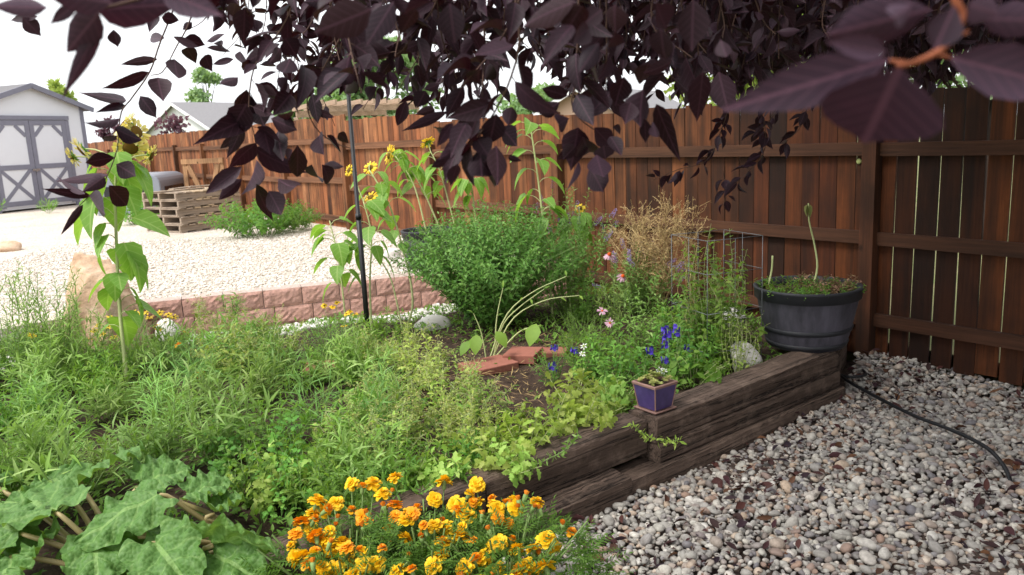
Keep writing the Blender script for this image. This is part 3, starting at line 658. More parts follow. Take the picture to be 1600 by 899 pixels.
paver(818, 562, .22, .2, .06, -.35, 'raised red paver lapped over its neighbour in front of the bush', .20, (.04, -.03))
paver(858, 558, .24, .16, .05, -.2, 'red paver at the right of the trio beside the larkspur', .192)
# ================================================================== TUBS, POT, POLE, CAGE, HOSE
def tubmat(name, a, b):
    t = NT(name); c = t.coord((1, 1, .25)); nz = t.noise(11, c, 6, .65); n2 = t.noise(70, t.coord((1, 1, .15)), 3)
    col = t.ramp(nz, [(.35, sc_(a)), (.65, sc_(b))])
    return t.done(t.prin(col, .6, .4, 0.0, t.bump(t.math('ADD', t.math('MULTIPLY', nz, .4), n2), .35, .004)))
m_tub = tubmat('faded dark resin', (52, 51, 58), (84, 81, 92)); m_tub2 = plain('black band', (42, 43, 48), .55, .4, var=.3)
m_soil2 = m_soil
def barrel(name, label, c, rt, rb, h, cat='planter', rim=.03):
    T = Thing(name, label, cat, c); cx, cy, cz = c
    rr = lambda z: rb+(rt-rb)*(z/h)**.8
    mb = MB(); n = 96; an = np.arange(n)*2*math.pi/n
    zs = np.linspace(0, h, 12); V = []
    for z in zs:
        r = rr(z)*(1-.006*(np.abs(((an*24/(2*math.pi)) % 1)-.5) > .42)); V.append(np.stack([r*np.cos(an), r*np.sin(an), np.full(n, z)], 1))
    V = np.array(V)+np.array(c); i = np.arange(11)[:, None]*n; j = np.arange(n)[None]; j2 = (j+1) % n
    mb.add(V.reshape(-1, 3), [np.stack([i+j, i+j2, i+n+j2, i+n+j], -1).reshape(-1, 4), np.arange(n)[None, ::-1]])
    T.part('tub_body', mb, m_tub)
    for z0, z1, nm in ((.02*h, .11*h, 'band'), (.27*h, .36*h, 'band')):
        mb = MB(); mb.lathe([(rr(z0)-.002, z0), (rr(z0)+.007, z0+.004), (rr(z1)+.007, z1-.004), (rr(z1)-.002, z1)], c, 64); T.part(nm, mb, m_tub2)
    mb = MB(); mb.lathe([(rt-.008, h-.07), (rt+.003, h-.065), (rt+.005, h-.018), (rt+.010, h-.012), (rt+.010, h), (rt+.004, h+.005), (rt-.018, h), (rt-.022, h-.06)], c, 64); T.part('rim', mb, m_tub2)
    mb = MB(); mb.lathe([(rt-.02, h-.05), (rt*.5, h-.03), (.001, h-.035)], c, 32); T.part('soil', mb, m_soil2)
    return T
tq = np.array([1.845, 4.88, .28]); TR = .315
barrel('barrel_tub', 'big dark grey half barrel tub standing on the timber corner near the fence', tq, TR, .23, .375)
q = P(655, 420, .41); q2 = np.array([q[0]+.10, 7.9, .405]); barrel('barrel_tub', 'dark tub peeping out behind the round green bush, with sunflower stems in it', q2, .26, .2, .38)
# small glazed pot
m_glaze = plain('violet blue glaze', (86, 70, 128), .3, .5, var=.9, scale=22); m_clay = plain('bare clay', (158, 124, 114), .85, .2, var=.5)
pq = P(1032, 650, .31); pz = .283; _d = -.075-tside(pq[0], pq[1]); pq = pq+np.array([TN[0]*_d-TU[0]*.12, TN[1]*_d-TU[1]*.12, 0]); pa = .62
pot = Thing('glazed_pot', 'small square violet glazed pot with bare clay edges on the front timber', 'pot', (0, 0, 0))
def sq(mb, prof, mi=0):
    V = np.array([[x*r, y*r, z] for r, z in prof for x, y in ((-1, -1), (1, -1), (1, 1), (-1, 1))]); k = len(prof)
    i = np.arange(k-1)[:, None]*4; j = np.arange(4)[None]; j2 = (j+1) % 4; mb.add(V, [np.stack([i+j, i+j2, i+4+j2, i+4+j], -1).reshape(-1, 4), np.arange(4)[None, ::-1]], mi)
mb = MB(); sq(mb, [(.058, .014), (.074, .128)]); pot.part('pot_body', mb, m_glaze, smooth=False)
mb = MB(); sq(mb, [(.0735, .1285), (.079, .130), (.081, .141), (.077, .145), (.070, .144), (.068, .12)]); pot.part('rim', mb, m_clay, smooth=False)
for x, y in ((-1, -1), (1, -1), (1, 1), (-1, 1)):
    mb = MB(); mb.tube([(x*.0585, y*.0585, .014), (x*.0745, y*.0745, .128)], .0035, 5); pot.part('edge_line', mb, m_clay, smooth=False)
mb = MB(); sq(mb, [(.068, 0), (.074, .004), (.077, .010), (.072, .011), (.069, .008), (.001, .008)]); pot.part('saucer', mb, m_clay, smooth=False)
mb = MB(); sq(mb, [(.069, .13), (.03, .134), (.001, .134)]); pot.part('soil', mb, m_soil, smooth=False)
pot.o.location = Vector((pq[0], pq[1], pz)); pot.o.rotation_euler = (0, 0, pa)
# pole
m_pole = plain('black painted metal', (24, 24, 26), .45, .5, .3, var=.2)
q = P(577, 545, .19); pole = Thing('hanging_pole', 'thin black metal pole standing upright in the bed, its top lost in the purple leaves', 'garden pole', q)
mb = MB(); mb.tube([q+[0, 0, -.2], q+[0, 0, .95], q+[0, 0, .951], q+[0, 0, 2.4]], [.019, .018, .0145, .0135], 12); pole.part('shaft', mb, m_pole)
mb = MB(); mb.tube([q+[0, 0, .94], q+[0, 0, .98]], .021, 12); pole.part('collar', mb, m_pole)
hk = [q+[0, 0, 2.39]]+[q+[-.11+.11*math.cos(a), 0, 2.45+.11*math.sin(a)] for a in np.linspace(0, math.pi, 10)]+[q+[-.23, 0, 2.37]]
mb = MB(); mb.tube(hk, .008, 8); pole.part('hook', mb, m_pole)
# tomato cage : square folding wire
m_wire = plain('galvanised wire', (120, 124, 128), .5, .4, .6, var=.2)
cg = P(1128, 580, .2); cg = np.array([cg[0]+.02, cg[1]+.22, .2]); cage = Thing('wire_plant_cage', 'square galvanised wire cage around the vine by the tub', 'plant cage', cg)
ca, sa = math.cos(.35), math.sin(.35); cw = .195
cor = [np.array([x*cw*ca-y*cw*sa, x*cw*sa+y*cw*ca, 0]) for x, y in ((-1, -1), (1, -1), (1, 1), (-1, 1))]
for k in range(4):
    mb = MB(); mb.tube([cg+cor[k]+[0, 0, -.1], cg+cor[k]+[0, 0, .80]], .0019, 5); cage.part('leg', mb, m_wire)
    mb = MB(); m_ = (cor[k]+cor[(k+1) % 4])/2; mb.tube([cg+m_+[0, 0, .1], cg+m_+[0, 0, .80]], .0015, 5); cage.part('upright', mb, m_wire)
for z in (.12, .36, .60, .80):
    mb = MB()
    for k in range(4): mb.tube([cg+cor[k]+[0, 0, z], cg+cor[(k+1) % 4]+[0, 0, z]], .0017, 5)
    cage.part('ring', mb, m_wire)
# hose
m_hose = plain('black poly tube', (26, 27, 30), .5, .4, var=.2)
hp = [(1311, 581), (1330, 592), (1380, 615), (1430, 640), (1480, 662), (1520, 682), (1550, 702), (1572, 722), (1584, 742)]
h3 = []
for k, (x, y) in enumerate(hp): w = P(x, y, .06); w[2] = pebz(w[0], w[1])+.062-(.02 if k > 6 else 0)-(.03 if k > 7 else 0); h3.append(w)
mb = MB(); mb.tube(spl(h3, 60), .0098, 10); solo(mb, 'irrigation_tube', m_hose, h3[0], 'black irrigation tube curving over the pebbles to the right', 'hose')
mb = MB(); mb.tube(spl([h3[0], h3[0]+[.05, -.06, .0], h3[0]+[.16, -.03, .0], h3[0]+[.2, .1, -.01]], 16), .009, 8); solo(mb, 'tube_end', m_hose, h3[0], 'thin stub of tube bent beside the start of the black irrigation tube', 'hose')

# ================================================================== PLANTS
def cols(*a): return list(a)
m_grey = leaf_mat('grey green leaf', [(112, 144, 70), (132, 162, 86), (96, 128, 56), (148, 174, 106), (110, 148, 62)], rough=.6, spec=.22, tr=.35, ov=True, trcol=(150, 190, 70))
m_grass = leaf_mat('grassy leaf', [(128, 164, 84), (146, 180, 100), (112, 150, 70)], rough=.55, spec=.25, tr=.35, trcol=(170, 205, 80), ov=True)
m_mid = leaf_mat('mid green leaf', [(92, 134, 56), (110, 152, 62), (78, 116, 48), (128, 162, 72), (100, 142, 58)], rough=.55, spec=.22, tr=.38, ov=True, trcol=(160, 205, 60))
m_lime = leaf_mat('lime leaf', [(140, 170, 76), (158, 184, 90), (122, 156, 62), (172, 190, 104), (150, 172, 84)], rough=.55, spec=.22, tr=.38, ov=True, trcol=(190, 215, 80))
m_dark = leaf_mat('deep green leaf', [(88, 134, 56), (108, 152, 66), (74, 118, 48), (128, 168, 82), (96, 142, 60)], rough=.5, tr=.3, spec=.25, trcol=(120, 180, 50))
m_mar = leaf_mat('marigold leaf', [(76, 112, 38), (92, 128, 46), (62, 94, 32), (104, 138, 54)], rough=.55, tr=.3, spec=.2, trcol=(120, 170, 50))
m_straw = leaf_mat('straw', [(186, 158, 106), (204, 178, 124), (160, 130, 86), (120, 96, 70)], rough=.8, tr=.15)
m_stem = plain('green stem', (120, 146, 84), .6, .3, var=.2); m_stemp = plain('pale stem', (176, 184, 128), .6, .3, var=.2); m_stemb = plain('brown stem', (122, 96, 66), .8, .2, var=.3)
m_strawst = plain('straw stem', (206, 180, 130), .8, .2, var=.25)
m_seed = leaf_mat('seed heads', [(168, 178, 96), (184, 190, 110), (150, 164, 84), (196, 186, 116)], rough=.7, tr=.3)
m_sun = leaf_mat('sunflower leaf', [(116, 160, 62), (130, 174, 72), (104, 148, 58), (142, 178, 92)], vein=(178, 200, 120), rough=.55, tr=.42, trcol=(170, 215, 60), nv=5)
m_rhu = leaf_mat('rhubarb leaf', [(76, 116, 50), (90, 130, 62), (66, 104, 44)], vein=(132, 164, 94), rough=.55, tr=.22, spec=.3, trcol=(160, 200, 60), nv=4.6, vs=.6, crinkle=70)
m_rhst = plain('rhubarb stalk', (166, 150, 104), .5, .4, var=.4, scale=12)
m_yel = leaf_mat('yellow petal', [(244, 208, 40), (250, 220, 70), (240, 196, 24)], rough=.6, tr=.3)
m_paley = leaf_mat('pale yellow petal', [(246, 232, 140), (240, 222, 110), (250, 240, 170)], rough=.6, tr=.35)
m_disc = plain('sunflower disc', (120, 92, 40), .9, .1, var=.6, scale=120)
m_my = leaf_mat('marigold yellow', [(255, 204, 16), (255, 214, 30), (253, 192, 10)], rough=.6, tr=.25)
m_mo = leaf_mat('marigold orange', [(253, 176, 14), (250, 158, 10), (254, 186, 22)], rough=.6, tr=.25)
m_mr = leaf_mat('marigold rust', [(242, 150, 36), (228, 126, 26), (246, 164, 48)], rough=.65, tr=.2)
m_lav = leaf_mat('lavender petals', [(150, 130, 176), (168, 150, 190), (136, 116, 164)], rough=.7, tr=.2)
m_lark = leaf_mat('larkspur petals', [(84, 62, 190), (70, 48, 170), (104, 82, 204)], rough=.6, tr=.25)
m_pink = leaf_mat('pink petals', [(216, 170, 190), (228, 190, 204), (200, 150, 176)], rough=.6, tr=.3)
m_wht = leaf_mat('white petals', [(236, 236, 228), (224, 226, 220)], rough=.6, tr=.3)
m_ored = plain('orange cone', (206, 84, 30), .8, .2, var=.4, scale=90)
PLOB = [(0, 0), (.16, .3), (.27, .85), (.38, .5), (.52, 1), (.66, .55), (.8, .72), (1, 0)]

def herb(smb, lmb, base, n, r, h, per, L, W, prof=PROF2, elev=(25, 60), t0=.12, sr=.0022, var=.3, fold=.3, bend=.4, dome=.7, b0=.25, lean=(0, 0), rng=None, bot=1.0, Lt=.55, tips=None, ns=3):
    """stems springing from one base, leaves spiralling up each stem"""
    g = rng or R; B = []; Dv = []; Nv = []; Ls = []
    base = np.asarray(base, float)
    for k in range(n):
        az = g.uniform(0, 6.283); q = math.sqrt(g.random()); rho = q*r
        hz = h*math.sqrt(max(0, 1-dome*q*q))*(1-var*g.random()); hz = max(hz, .12*h)
        tip = base+np.array([rho*math.cos(az)+lean[0], rho*math.sin(az)+lean[1], hz])
        a = base+np.array([math.cos(az), math.sin(az), 0])*rho*b0
        mid = a*.45+tip*.55+np.array([g.normal(0, .06*h), g.normal(0, .06*h), .10*hz]); path = spl([a, mid, tip], 7)
        smb.tube(path, np.linspace(sr, sr*.45, 7), ns, cap=False)
        if tips is not None: tips.append((tip, path[-1]-path[-2]))
        m = max(2, int(per*(.7+.6*g.random()))); ts = t0+(1-t0)*(np.arange(m)+g.random(m)*.8)/m; ts = np.clip(ts, 0, .999)
        x = ts*6; i = x.astype(int); f = (x-i)[:, None]; pos = path[i]*(1-f)+path[i+1]*f; tg = unit(path[i+1]-path[i])
        u = unit(np.cross(tg, [.13, .21, .97] if abs(tg[0][2]) < .9 else [.97, .2, .1])); v = np.cross(tg, u)
        ph = np.arange(m)*2.4+g.random()*6+g.normal(0, .3, m); pr = u*np.cos(ph)[:, None]+v*np.sin(ph)[:, None]
        el = np.radians(g.uniform(elev[0], elev[1], m))[:, None]; d = tg*np.cos(el)+pr*np.sin(el)
        B.append(pos); Dv.append(d); Nv.append(tg*np.sin(el)-pr*np.cos(el)+g.normal(0, .25, (m, 3))); Ls.append((bot+(Lt-bot)*ts)*g.uniform(.7, 1.2, m))
    if B:
        Ls = np.concatenate(Ls); lmb.leaves(np.vstack(B), np.vstack(Dv), np.vstack(Nv), L*Ls, W*Ls, prof, fold, bend*R.uniform(.3, 1.7, len(Ls)))
def proto(name, label, cat, group, fn, mats):
    """a plant built at the origin: fn fills stem and leaf builders (and more parts)"""
    T = Thing(name, label, cat, (0, 0, 0), group); s, l = MB(), MB(); ex = {}; fn(s, l, ex)
    if s.n: T.part('stems', s, mats[0])
    T.part('leaves', l, [mats[1], m_seed])
    for k, (mb, m) in ex.items(): T.part(k, mb, m)
    return T.o
def scatter(protos, pts, label, group, smin=.85, smax=1.2):
    used = set()
    for k, p in enumerate(pts):
        j = random.randrange(len(protos)); rz, s = random.uniform(0, 6.28), random.uniform(smin, smax)
        if j in used: o = dup(protos[j], p, rz, s)
        else: o = protos[j]; used.add(j); o.location = Vector(p); o.rotation_euler = (0, 0, rz); o.scale = (s,)*3
        o['label'] = label; o['group'] = group
    for j, o in enumerate(protos):
        if j not in used:
            for c in list(o.children): bpy.data.objects.remove(c)
            bpy.data.objects.remove(o)
def bed_pts(poly_fn, n, x0, x1, y0, y1, mind):
    out = []; tries = 0
    while len(out) < n and tries < 20000:
        tries += 1; x, y = random.uniform(x0, x1), random.uniform(y0, y1)
        if poly_fn(x, y) and all((x-a)**2+(y-b)**2 > mind*mind for a, b, _ in out): out.append((x, y, float(soil_z(x, y))-.01))
    return out
def one(name, label, cat, base, fn, mats, group=None):
    o = proto(name, label, cat, group, fn, mats); o.location = Vector(base); return o
inbed = lambda x, y, m=.22: tside(x, y) < -m and eside(x, y) < -.1 and fence_side(x, y) > .15 and (x-W0[0])*WN[0]+(y-W0[1])*WN[1] < -.1

# --- the thick patch of narrow-leaved plants
def nl(h, n, r, L=.115, W=.016, per=15):
    return lambda s, l, ex: herb(s, l, (0, 0, 0), n, r, h, per, L, W, PROF3, (15, 60), .08, .0022, .5, .35, 1.0, .6, .3)
NL = [proto('narrow_leaved_plant', '', 'plant', '', nl(random.uniform(.30, .44), 20, random.uniform(.17, .23)), (m_stem, m_grey)) for _ in range(5)] + \
     [proto('narrow_leaved_plant', '', 'plant', '', nl(random.uniform(.28, .38), 18, .2, .066, .014, 20), (m_stem, m_mid)) for _ in range(3)] + \
     [proto('narrow_leaved_plant', '', 'plant', '', nl(random.uniform(.34, .46), 11, .13, .17, .008, 9), (m_stem, m_grass)) for _ in range(2)]
def reg_left(x, y): return inbed(x, y) and (y > 3.05 or x > -.75) and not (x > -.75 and y > 4.3) and not (x > -.35 and y > 3.5) and not (x < -1.1 and y < 3.0) and x > -.70*y-.3
pts = bed_pts(reg_left, 66, -4.0, -.2, 2.75, 5.5, .19)
scatter(NL, pts, 'narrow leaved grey green plant of the dense patch behind the rhubarb', 'narrow leaved plants filling the left of the bed', .7, 1.35)

# --- low ground cover (stuff)
mb = MB(); n = 30000; x = R.uniform(-4.5, 1.9, n); y = R.uniform(2.5, 7.6, n)
ok = (tside(x, y) < -.16) & (eside(x, y) < -.12) & (fence_side(x, y) > .1) & ((x-W0[0])*WN[0]+(y-W0[1])*WN[1] < -.12)
bare = (((x+.02)/.42)**2+((y-4.75)/.75)**2 < 1) | (((x+.75)/.5)**2+((y-5.6)/.4)**2 < .5)
pk = R.random(n) < np.where(bare, .05, .35+.6*(np.sin(x*4.2+y*1.3)*np.sin(y*3.7-x) > -.25)); ok &= pk
x, y = x[ok], y[ok]; n = len(x); az = R.uniform(0, 6.283, n); el = R.uniform(.1, 1.2, n)
d = np.column_stack([np.cos(az)*np.cos(el), np.sin(az)*np.cos(el), np.sin(el)])
mb.leaves(np.column_stack([x, y, soil_z(x, y)+R.uniform(-.005, .07, n)]), d, np.column_stack([-np.cos(az)*np.sin(el), -np.sin(az)*np.sin(el), np.cos(el)]), R.uniform(.025, .065, n), R.uniform(.010, .022, n), PROF3, .3, R.uniform(0, 1.2, n))
tag(mb.build('ground_cover', m_mid), kind='stuff')
mb = MB(); n = 1300; x = R.normal(.0, .36, n); y = R.normal(4.7, .65, n); ok = inbed2 = (tside(x, y) < -.2); x, y = x[ok], y[ok]; n = len(x)
az = R.uniform(0, 6.283, n); mb.leaves(np.column_stack([x, y, soil_z(x, y)+R.uniform(.004, .03, n)]), np.column_stack([np.cos(az), np.sin(az), R.normal(0, .18, n)]), np.column_stack([R.normal(0, .4, (n, 2)), np.ones(n)]), R.uniform(.02, .10, n), R.uniform(.002, .005, n), PROF3, .4, R.uniform(-.8, .8, n))
tag(mb.build('straw_litter', m_straw), kind='stuff')

# --- airy seeding plants (yellow green)
def airy(h, n, r):
    def fn(s, l, ex):
        tips = []; herb(s, l, (0, 0, 0), n, r, h, 16, .055, .026, PLOB, (30, 80), .05, .0024, .35, .3, .7, .7, .25, tips=tips)
        m = MB(); B = []; s2 = s
        for tip, tg in tips:
            for k in range(9):
                d = unit(unit(tg)+R.normal(0, .75, 3)); e = tip-unit(tg)*R.uniform(0, .12)+d*R.uniform(.02, .075); s2.tube([tip-unit(tg)*.02, e], .0009, 3, cap=False)
                B.append(e+R.normal(0, .006, (5, 3)))
        B = np.vstack(B); l.leaves(B, R.normal(size=(len(B), 3)), R.normal(size=(len(B), 3)), R.uniform(.008, .014, len(B)), R.uniform(.005, .008, len(B)), PROF2, .3, .3, 1)  # seed heads, merged into the leaves mesh
    return fn
AI = [proto('seeding_herb', '', 'plant', '', airy(random.uniform(.34, .46), 15, .2), (m_stemp, m_lime)) for _ in range(3)]
ap_ = []
for px, py in ((640, 690), (700, 700), (590, 650), (740, 660), (650, 610), (555, 720), (690, 640), (620, 745), (745, 710), (575, 600), (640, 580)):
    q = P(px, py, .2); ap_.append((q[0], q[1], .18))
scatter(AI, ap_, 'airy yellow green herb gone to seed between the marigolds and the bare soil', 'seeding herbs in the middle of the bed', .8, 1.1)
AI2 = [proto('seeding_herb', '', 'plant', '', airy(.42, 16, .24), (m_stemp, m_lime)) for _ in range(2)]
ap_ = []
for px, py in ((360, 590), (430, 585), (390, 560), (330, 560)): q = P(px, py, .2); ap_.append((q[0], q[1], .18))
scatter(AI2, ap_, 'rounded yellow green herb with fine seed heads in front of the block wall', 'seeding herbs before the wall')

# --- lettuce / lobed-leaf plants
def lob(h, n, r, L=.07, W=.045):
    return lambda s, l, ex: herb(s, l, (0, 0, 0), n, r, h, 11, L*.8, W*.8, PLOB, (35, 90), .1, .003, .4, .2, .9, .8, .2, Lt=.7)
LB = [proto('lobed_leaf_plant', '', 'plant', '', lob(random.uniform(.16, .26), 14, .17), (m_stemp, m_lime)) for _ in range(3)]
lp = []
for px, py in ((770, 745), (720, 765), (830, 715), (870, 690), (660, 770), (920, 680), (950, 660), (600, 775), (815, 745), (980, 640), (905, 640), (480, 760), (430, 790)):
    q = P(px, py, .22); lp.append((q[0]-TN[0]*.06, q[1]-TN[1]*.06, .2))
scatter(LB, lp, 'bolted lettuce with lobed lime leaves along the inner side of the front timber', 'lettuces along the front timber')
LB2 = [proto('lobed_leaf_plant', '', 'plant', '', lob(random.uniform(.26, .36), 18, .2, .05, .034), (m_stem, m_mid)) for _ in range(3)]
lp = []
for px, py in ((400, 790), (440, 760), (390, 740), (470, 800), (520, 790), (350, 740), (950, 610), (1000, 600), (930, 590), (970, 560), (1060, 595)):
    q = P(px, py, .2); lp.append((q[0], q[1], .18))
scatter(LB2, lp, 'bushy green herb with small lobed leaves', 'small leaved herbs between the other plants')

# --- feathery green without flowers, right middle
def fern(s, l, ex): herb(s, l, (0, 0, 0), 40, .26, .30, 26, .03, .0035, PROF2, (30, 80), .1, .0016, .3, .2, .4, .7, .15)
q = P(905, 535, .2); one('feathery_plant', 'dark feathery clump without flowers in front of the lavender shrub', 'plant', (q[0], q[1], .18), fern, (m_stem, m_mid))
q = P(300, 585, .2); one('feathery_plant', 'dark feathery clump under the orange marigold left of the wall', 'plant', (q[0], q[1], .18), fern, (m_stem, m_dark))

# --- the big round bush
def bush(s, l, ex): herb(s, l, (0, 0, 0), 500, .82, 1.04, 30, .066, .027, PROF2, (35, 85), .10, .0035, .16, .3, .5, .62, .12)
q = P(757, 522, .2); one('round_bush', 'dense round dark green bush with narrow leaves in the middle of the bed', 'shrub', (q[0]+.08, q[1]+.3, .17), bush, (m_stem, m_dark))
# --- butterfly bush behind it
def bfly(n, r, h):
    def fn(s, l, ex):
        tips = []; herb(s, l, (0, 0, 0), n, r, h, 28, .075, .019, PROF2, (35, 75), .2, .003, .35, .3, .6, .6, .15, tips=tips)
        for k, (tip, tg) in enumerate(tips[:16]):
            m = MB(); nn = 70; tt = R.random(nn)**.8; rr = .014*(1-tt*.75); a = R.uniform(0, 6.28, nn); g = unit(tg); u = unit(np.cross(g, [.2, .9, .1])); v = np.cross(g, u)
            pr = u*np.cos(a)[:, None]+v*np.sin(a)[:, None]; m.leaves(tip+g*tt[:, None]*.10+pr*rr[:, None], pr+g*.4, np.tile(g, (nn, 1)), .011, .008, PROF2, .2, .3)
            ex['flower'+'%02d' % k] = (m, m_lav)
    return fn
def fix(o):
    for c in o.children:
        if c.name.startswith('flower'): c.name = 'flower_spike'
q = P(900, 490, .2); fix(one('butterfly_bush', 'loose grey green shrub with lavender flower spikes to the right of the round bush', 'shrub', (q[0]-.05, q[1]+.2, .17), bfly(70, .5, 1.12), (m_stem, m_grey)))
q = P(1000, 490, .2); fix(one('butterfly_bush', 'lower grey green shrub with pale lavender spikes in front of the dry seeding plant', 'shrub', (q[0], q[1], .17), bfly(42, .36, .66), (m_stem, m_grey)))
# --- dry seeding plant
def dry(s, l, ex):
    tips = []; herb(s, l, (0, 0, 0), 30, .42, .98, 6, .03, .006, PROF2, (20, 60), .3, .004, .25, .3, .6, .45, .08, tips=tips)
    B = []
    for tip, tg in tips:
        for k in range(22):
            d = unit(unit(tg)+R.normal(0, .8, 3)); a = tip-unit(tg)*R.uniform(0, .45); e = a+d*R.uniform(.06, .18); s.tube([a, (a+e)/2+R.normal(0, .012, 3), e], .0014, 3, cap=False); B.append(a+(e-a)*R.random((9, 1))+R.normal(0, .006, (9, 3)))
    B = np.vstack(B); l.leaves(B, R.normal(size=(len(B), 3)), R.normal(size=(len(B), 3)), R.uniform(.010, .020, len(B)), R.uniform(.004, .009, len(B)), PROF2, .4, .5)
q = P(1010, 500, .2); one('dry_seed_plant', 'tan dried plant covered in papery seed pods against the fence', 'plant', (q[0]+.15, q[1]+.35, .17), dry, (m_strawst, m_straw))
q = P(1085, 520, .2); one('dry_seed_plant', 'smaller tan dried stalk left of the wire cage', 'plant', (q[0], q[1]+.1, .17), lambda s, l, ex: herb(s, l, (0, 0, 0), 9, .12, .72, 26, .022, .006, PROF2, (20, 70), .2, .003, .3, .3, .6, .4, .1), (m_strawst, m_straw))
# --- vine in the cage
def vine(s, l, ex):
    herb(s, l, (0, 0, 0), 44, .28, .90, 22, .06, .032, PLOB, (40, 95), .08, .0028, .45, .2, .9, .4, .5)
    herb(s, l, (0, 0, 0), 30, .36, .5, 16, .06, .038, PROFO, (50, 95), .1, .0028, .4, .2, .9, .5, .4)
one('climbing_vine', 'tall tangled vine growing up through the wire cage', 'plant', (cg[0], cg[1], .18), vine, (m_stemp, m_mid))
q = P(1165, 590, .2); one('yellowing_vine', 'yellowing trailing vine between the wire cage and the tub', 'plant', (q[0]-.03, q[1]+.05, .18), lambda s, l, ex: herb(s, l, (0, 0, 0), 16, .14, .5, 14, .035, .018, PLOB, (40, 95), .1, .003, .4, .2, .8, .5, .4), (m_stemp, m_lime))
q = P(1085, 610, .2); one('broad_leaf_plant', 'bright green plant with rounded leaves behind the front timber below the cage', 'plant', (q[0], q[1]+.06, .18), lambda s, l, ex: herb(s, l, (0, 0, 0), 22, .26, .26, 6, .07, .055, PROFO, (50, 95), .4, .003, .4, .15, .8, .7, .2), (m_stemp, m_mid))

for px, py, h, lb in ((1000, 555, .56, 'tall leafy green herb behind the larkspur'), (955, 590, .42, 'leafy green herb between the white star flowers and the larkspur'), (1060, 560, .52, 'leafy green herb just left of the wire cage'), (1100, 575, .46, 'leafy green herb crowding the front of the wire cage'), (905, 500, .5, 'loose green herb between the round bush and the coneflowers')):
    q = P(px, py, .2); one('leafy_herb', lb, 'plant', (q[0], q[1], .17), lambda s, l, ex: herb(s, l, (0, 0, 0), 26, .22, h, 18, .06, .017, PROF3, (25, 75), .08, .0022, .4, .3, .8, .7, .3), (m_stem, m_mid if px != 1000 else m_grey))
# --- small daisy-like flowers
def ring(mb, c, f, n, L, W, prof, el, mi=0, jit=.15, off=0.0, bend=.3, r0=0.0):
    f = unit(f); u = unit(np.cross(f, [.3, .2, .93] if abs(f[2]) < .8 else [.93, .2, .3])); v = np.cross(f, u)
    a = np.arange(n)*6.2832/n+off+R.normal(0, jit, n); pr = u*np.cos(a)[:, None]+v*np.sin(a)[:, None]; e = np.radians(el)+R.normal(0, jit, n)
    d = pr*np.cos(e)[:, None]+f*np.sin(e)[:, None]; nv = f*np.cos(e)[:, None]-pr*np.sin(e)[:, None]
    mb.leaves(np.asarray(c)+pr*r0, d, nv, L*R.uniform(.85, 1.12, n), W, prof, .25, bend, mi)
PPET = [(0, 0), (.15, .35), (.55, 1), (.9, .8), (1, 0)]
PMAR = [(0, 0), (.2, .4), (.65, 1), (.88, .95), (1, 0)]
def dome_(mb, c, f, r, h, mi=0, n=12):
    f = unit(f); u = unit(np.cross(f, [.3, .2, .93] if abs(f[2]) < .8 else [.93, .2, .3])); v = np.cross(f, u)
    M = np.array([u, v, f]); k = MB(); k.lathe([(r, 0), (r*.85, h*.5), (r*.5, h*.9), (.0005, h)], (0, 0, 0), n); mb.add(k.V[0]@M+np.asarray(c), k.F[0][0], mi)
def flowered(name, label, cat, base, heads, petal, npet, L, W, discm, lm, sm, group=None, leafy=(14, .16, .2), el=5, disc=(.008, .006), lw=(.04, .006), face=None):
    """a plant of known flower positions: stems to each head, each flower its own part"""
    base = np.asarray(base, float); T = Thing(name, label, cat, base, group); s, l = MB(), MB()
    herb(s, l, base, leafy[0], leafy[1], leafy[2], 16, lw[0], lw[1], PROF2, (25, 70), .05)
    for h in heads:
        h = np.asarray(h); a = base+np.array([(h[0]-base[0])*.3, (h[1]-base[1])*.3, 0]); s.tube(spl([a, a*.4+h*.6+R.normal(0, .015, 3), h], 6), .0016, 4, cap=False)
    T.part('stems', s, sm); T.part('leaves', l, lm)
    for h in heads:
        f = np.array([R.normal(0, .3), -.35+R.normal(0, .3), 1]) if face is None else np.array(face)+R.normal(0, .2, 3)
        m = MB(); ring(m, h, f, npet, L, W, PPET, el); fl = T.part('flower', m, petal); m = MB(); dome_(m, h, f, *disc); T.part('flower_centre', m, discm, fl)
    return T
def heads_px(lst, Y, dy=.12): return [D(x, y, Y+random.uniform(-dy, dy)) for x, y in lst]
q = P(170, 560, .2)
z1 = lambda lst, s, ox, oy: [(x/s+ox, y/s+oy) for x, y in lst]
hl = z1([(520, 590), (530, 610), (510, 630), (460, 625), (480, 668), (430, 688), (625, 565), (650, 575), (690, 565), (700, 590), (630, 610), (535, 680), (555, 630), (445, 650)], 3, 0, 300)
hr = z1([(750, 568), (780, 590), (775, 610), (815, 585), (735, 625), (745, 640), (870, 655), (790, 575)], 3, 0, 300)
flowered('yellow_daisy_plant', 'clump of small yellow daisies beside the stem of the tall left sunflower', 'flowering plant', P(180, 585, .2), heads_px(hl, 5.3), m_yel, 9, .03, .012, m_disc, m_mid, m_stem)
flowered('yellow_daisy_plant', 'small yellow daisies in front of the pale upright rock by the wall', 'flowering plant', P(255, 575, .2), heads_px(hr, 5.4), m_yel, 9, .03, .012, m_disc, m_mid, m_stem)
flowered('yellow_daisy_plant', 'single yellow daisy among the willowy stems at the left edge', 'flowering plant', P(52, 590, .2), heads_px([(50, 524)], 5.2), m_yel, 10, .03, .012, m_disc, m_mid, m_stem)
hm = z1([(380, 535), (420, 540), (485, 572), (525, 573), (472, 628), (440, 520), (500, 560)], 3, 380, 300)
flowered('yellow_daisy_plant', 'bushy plant with yellow orange daisies just left of the black pole', 'flowering plant', P(520, 560, .2), heads_px(hm, 5.75), m_my, 10, .026, .012, m_disc, m_mid, m_stem, leafy=(40, .24, .36))
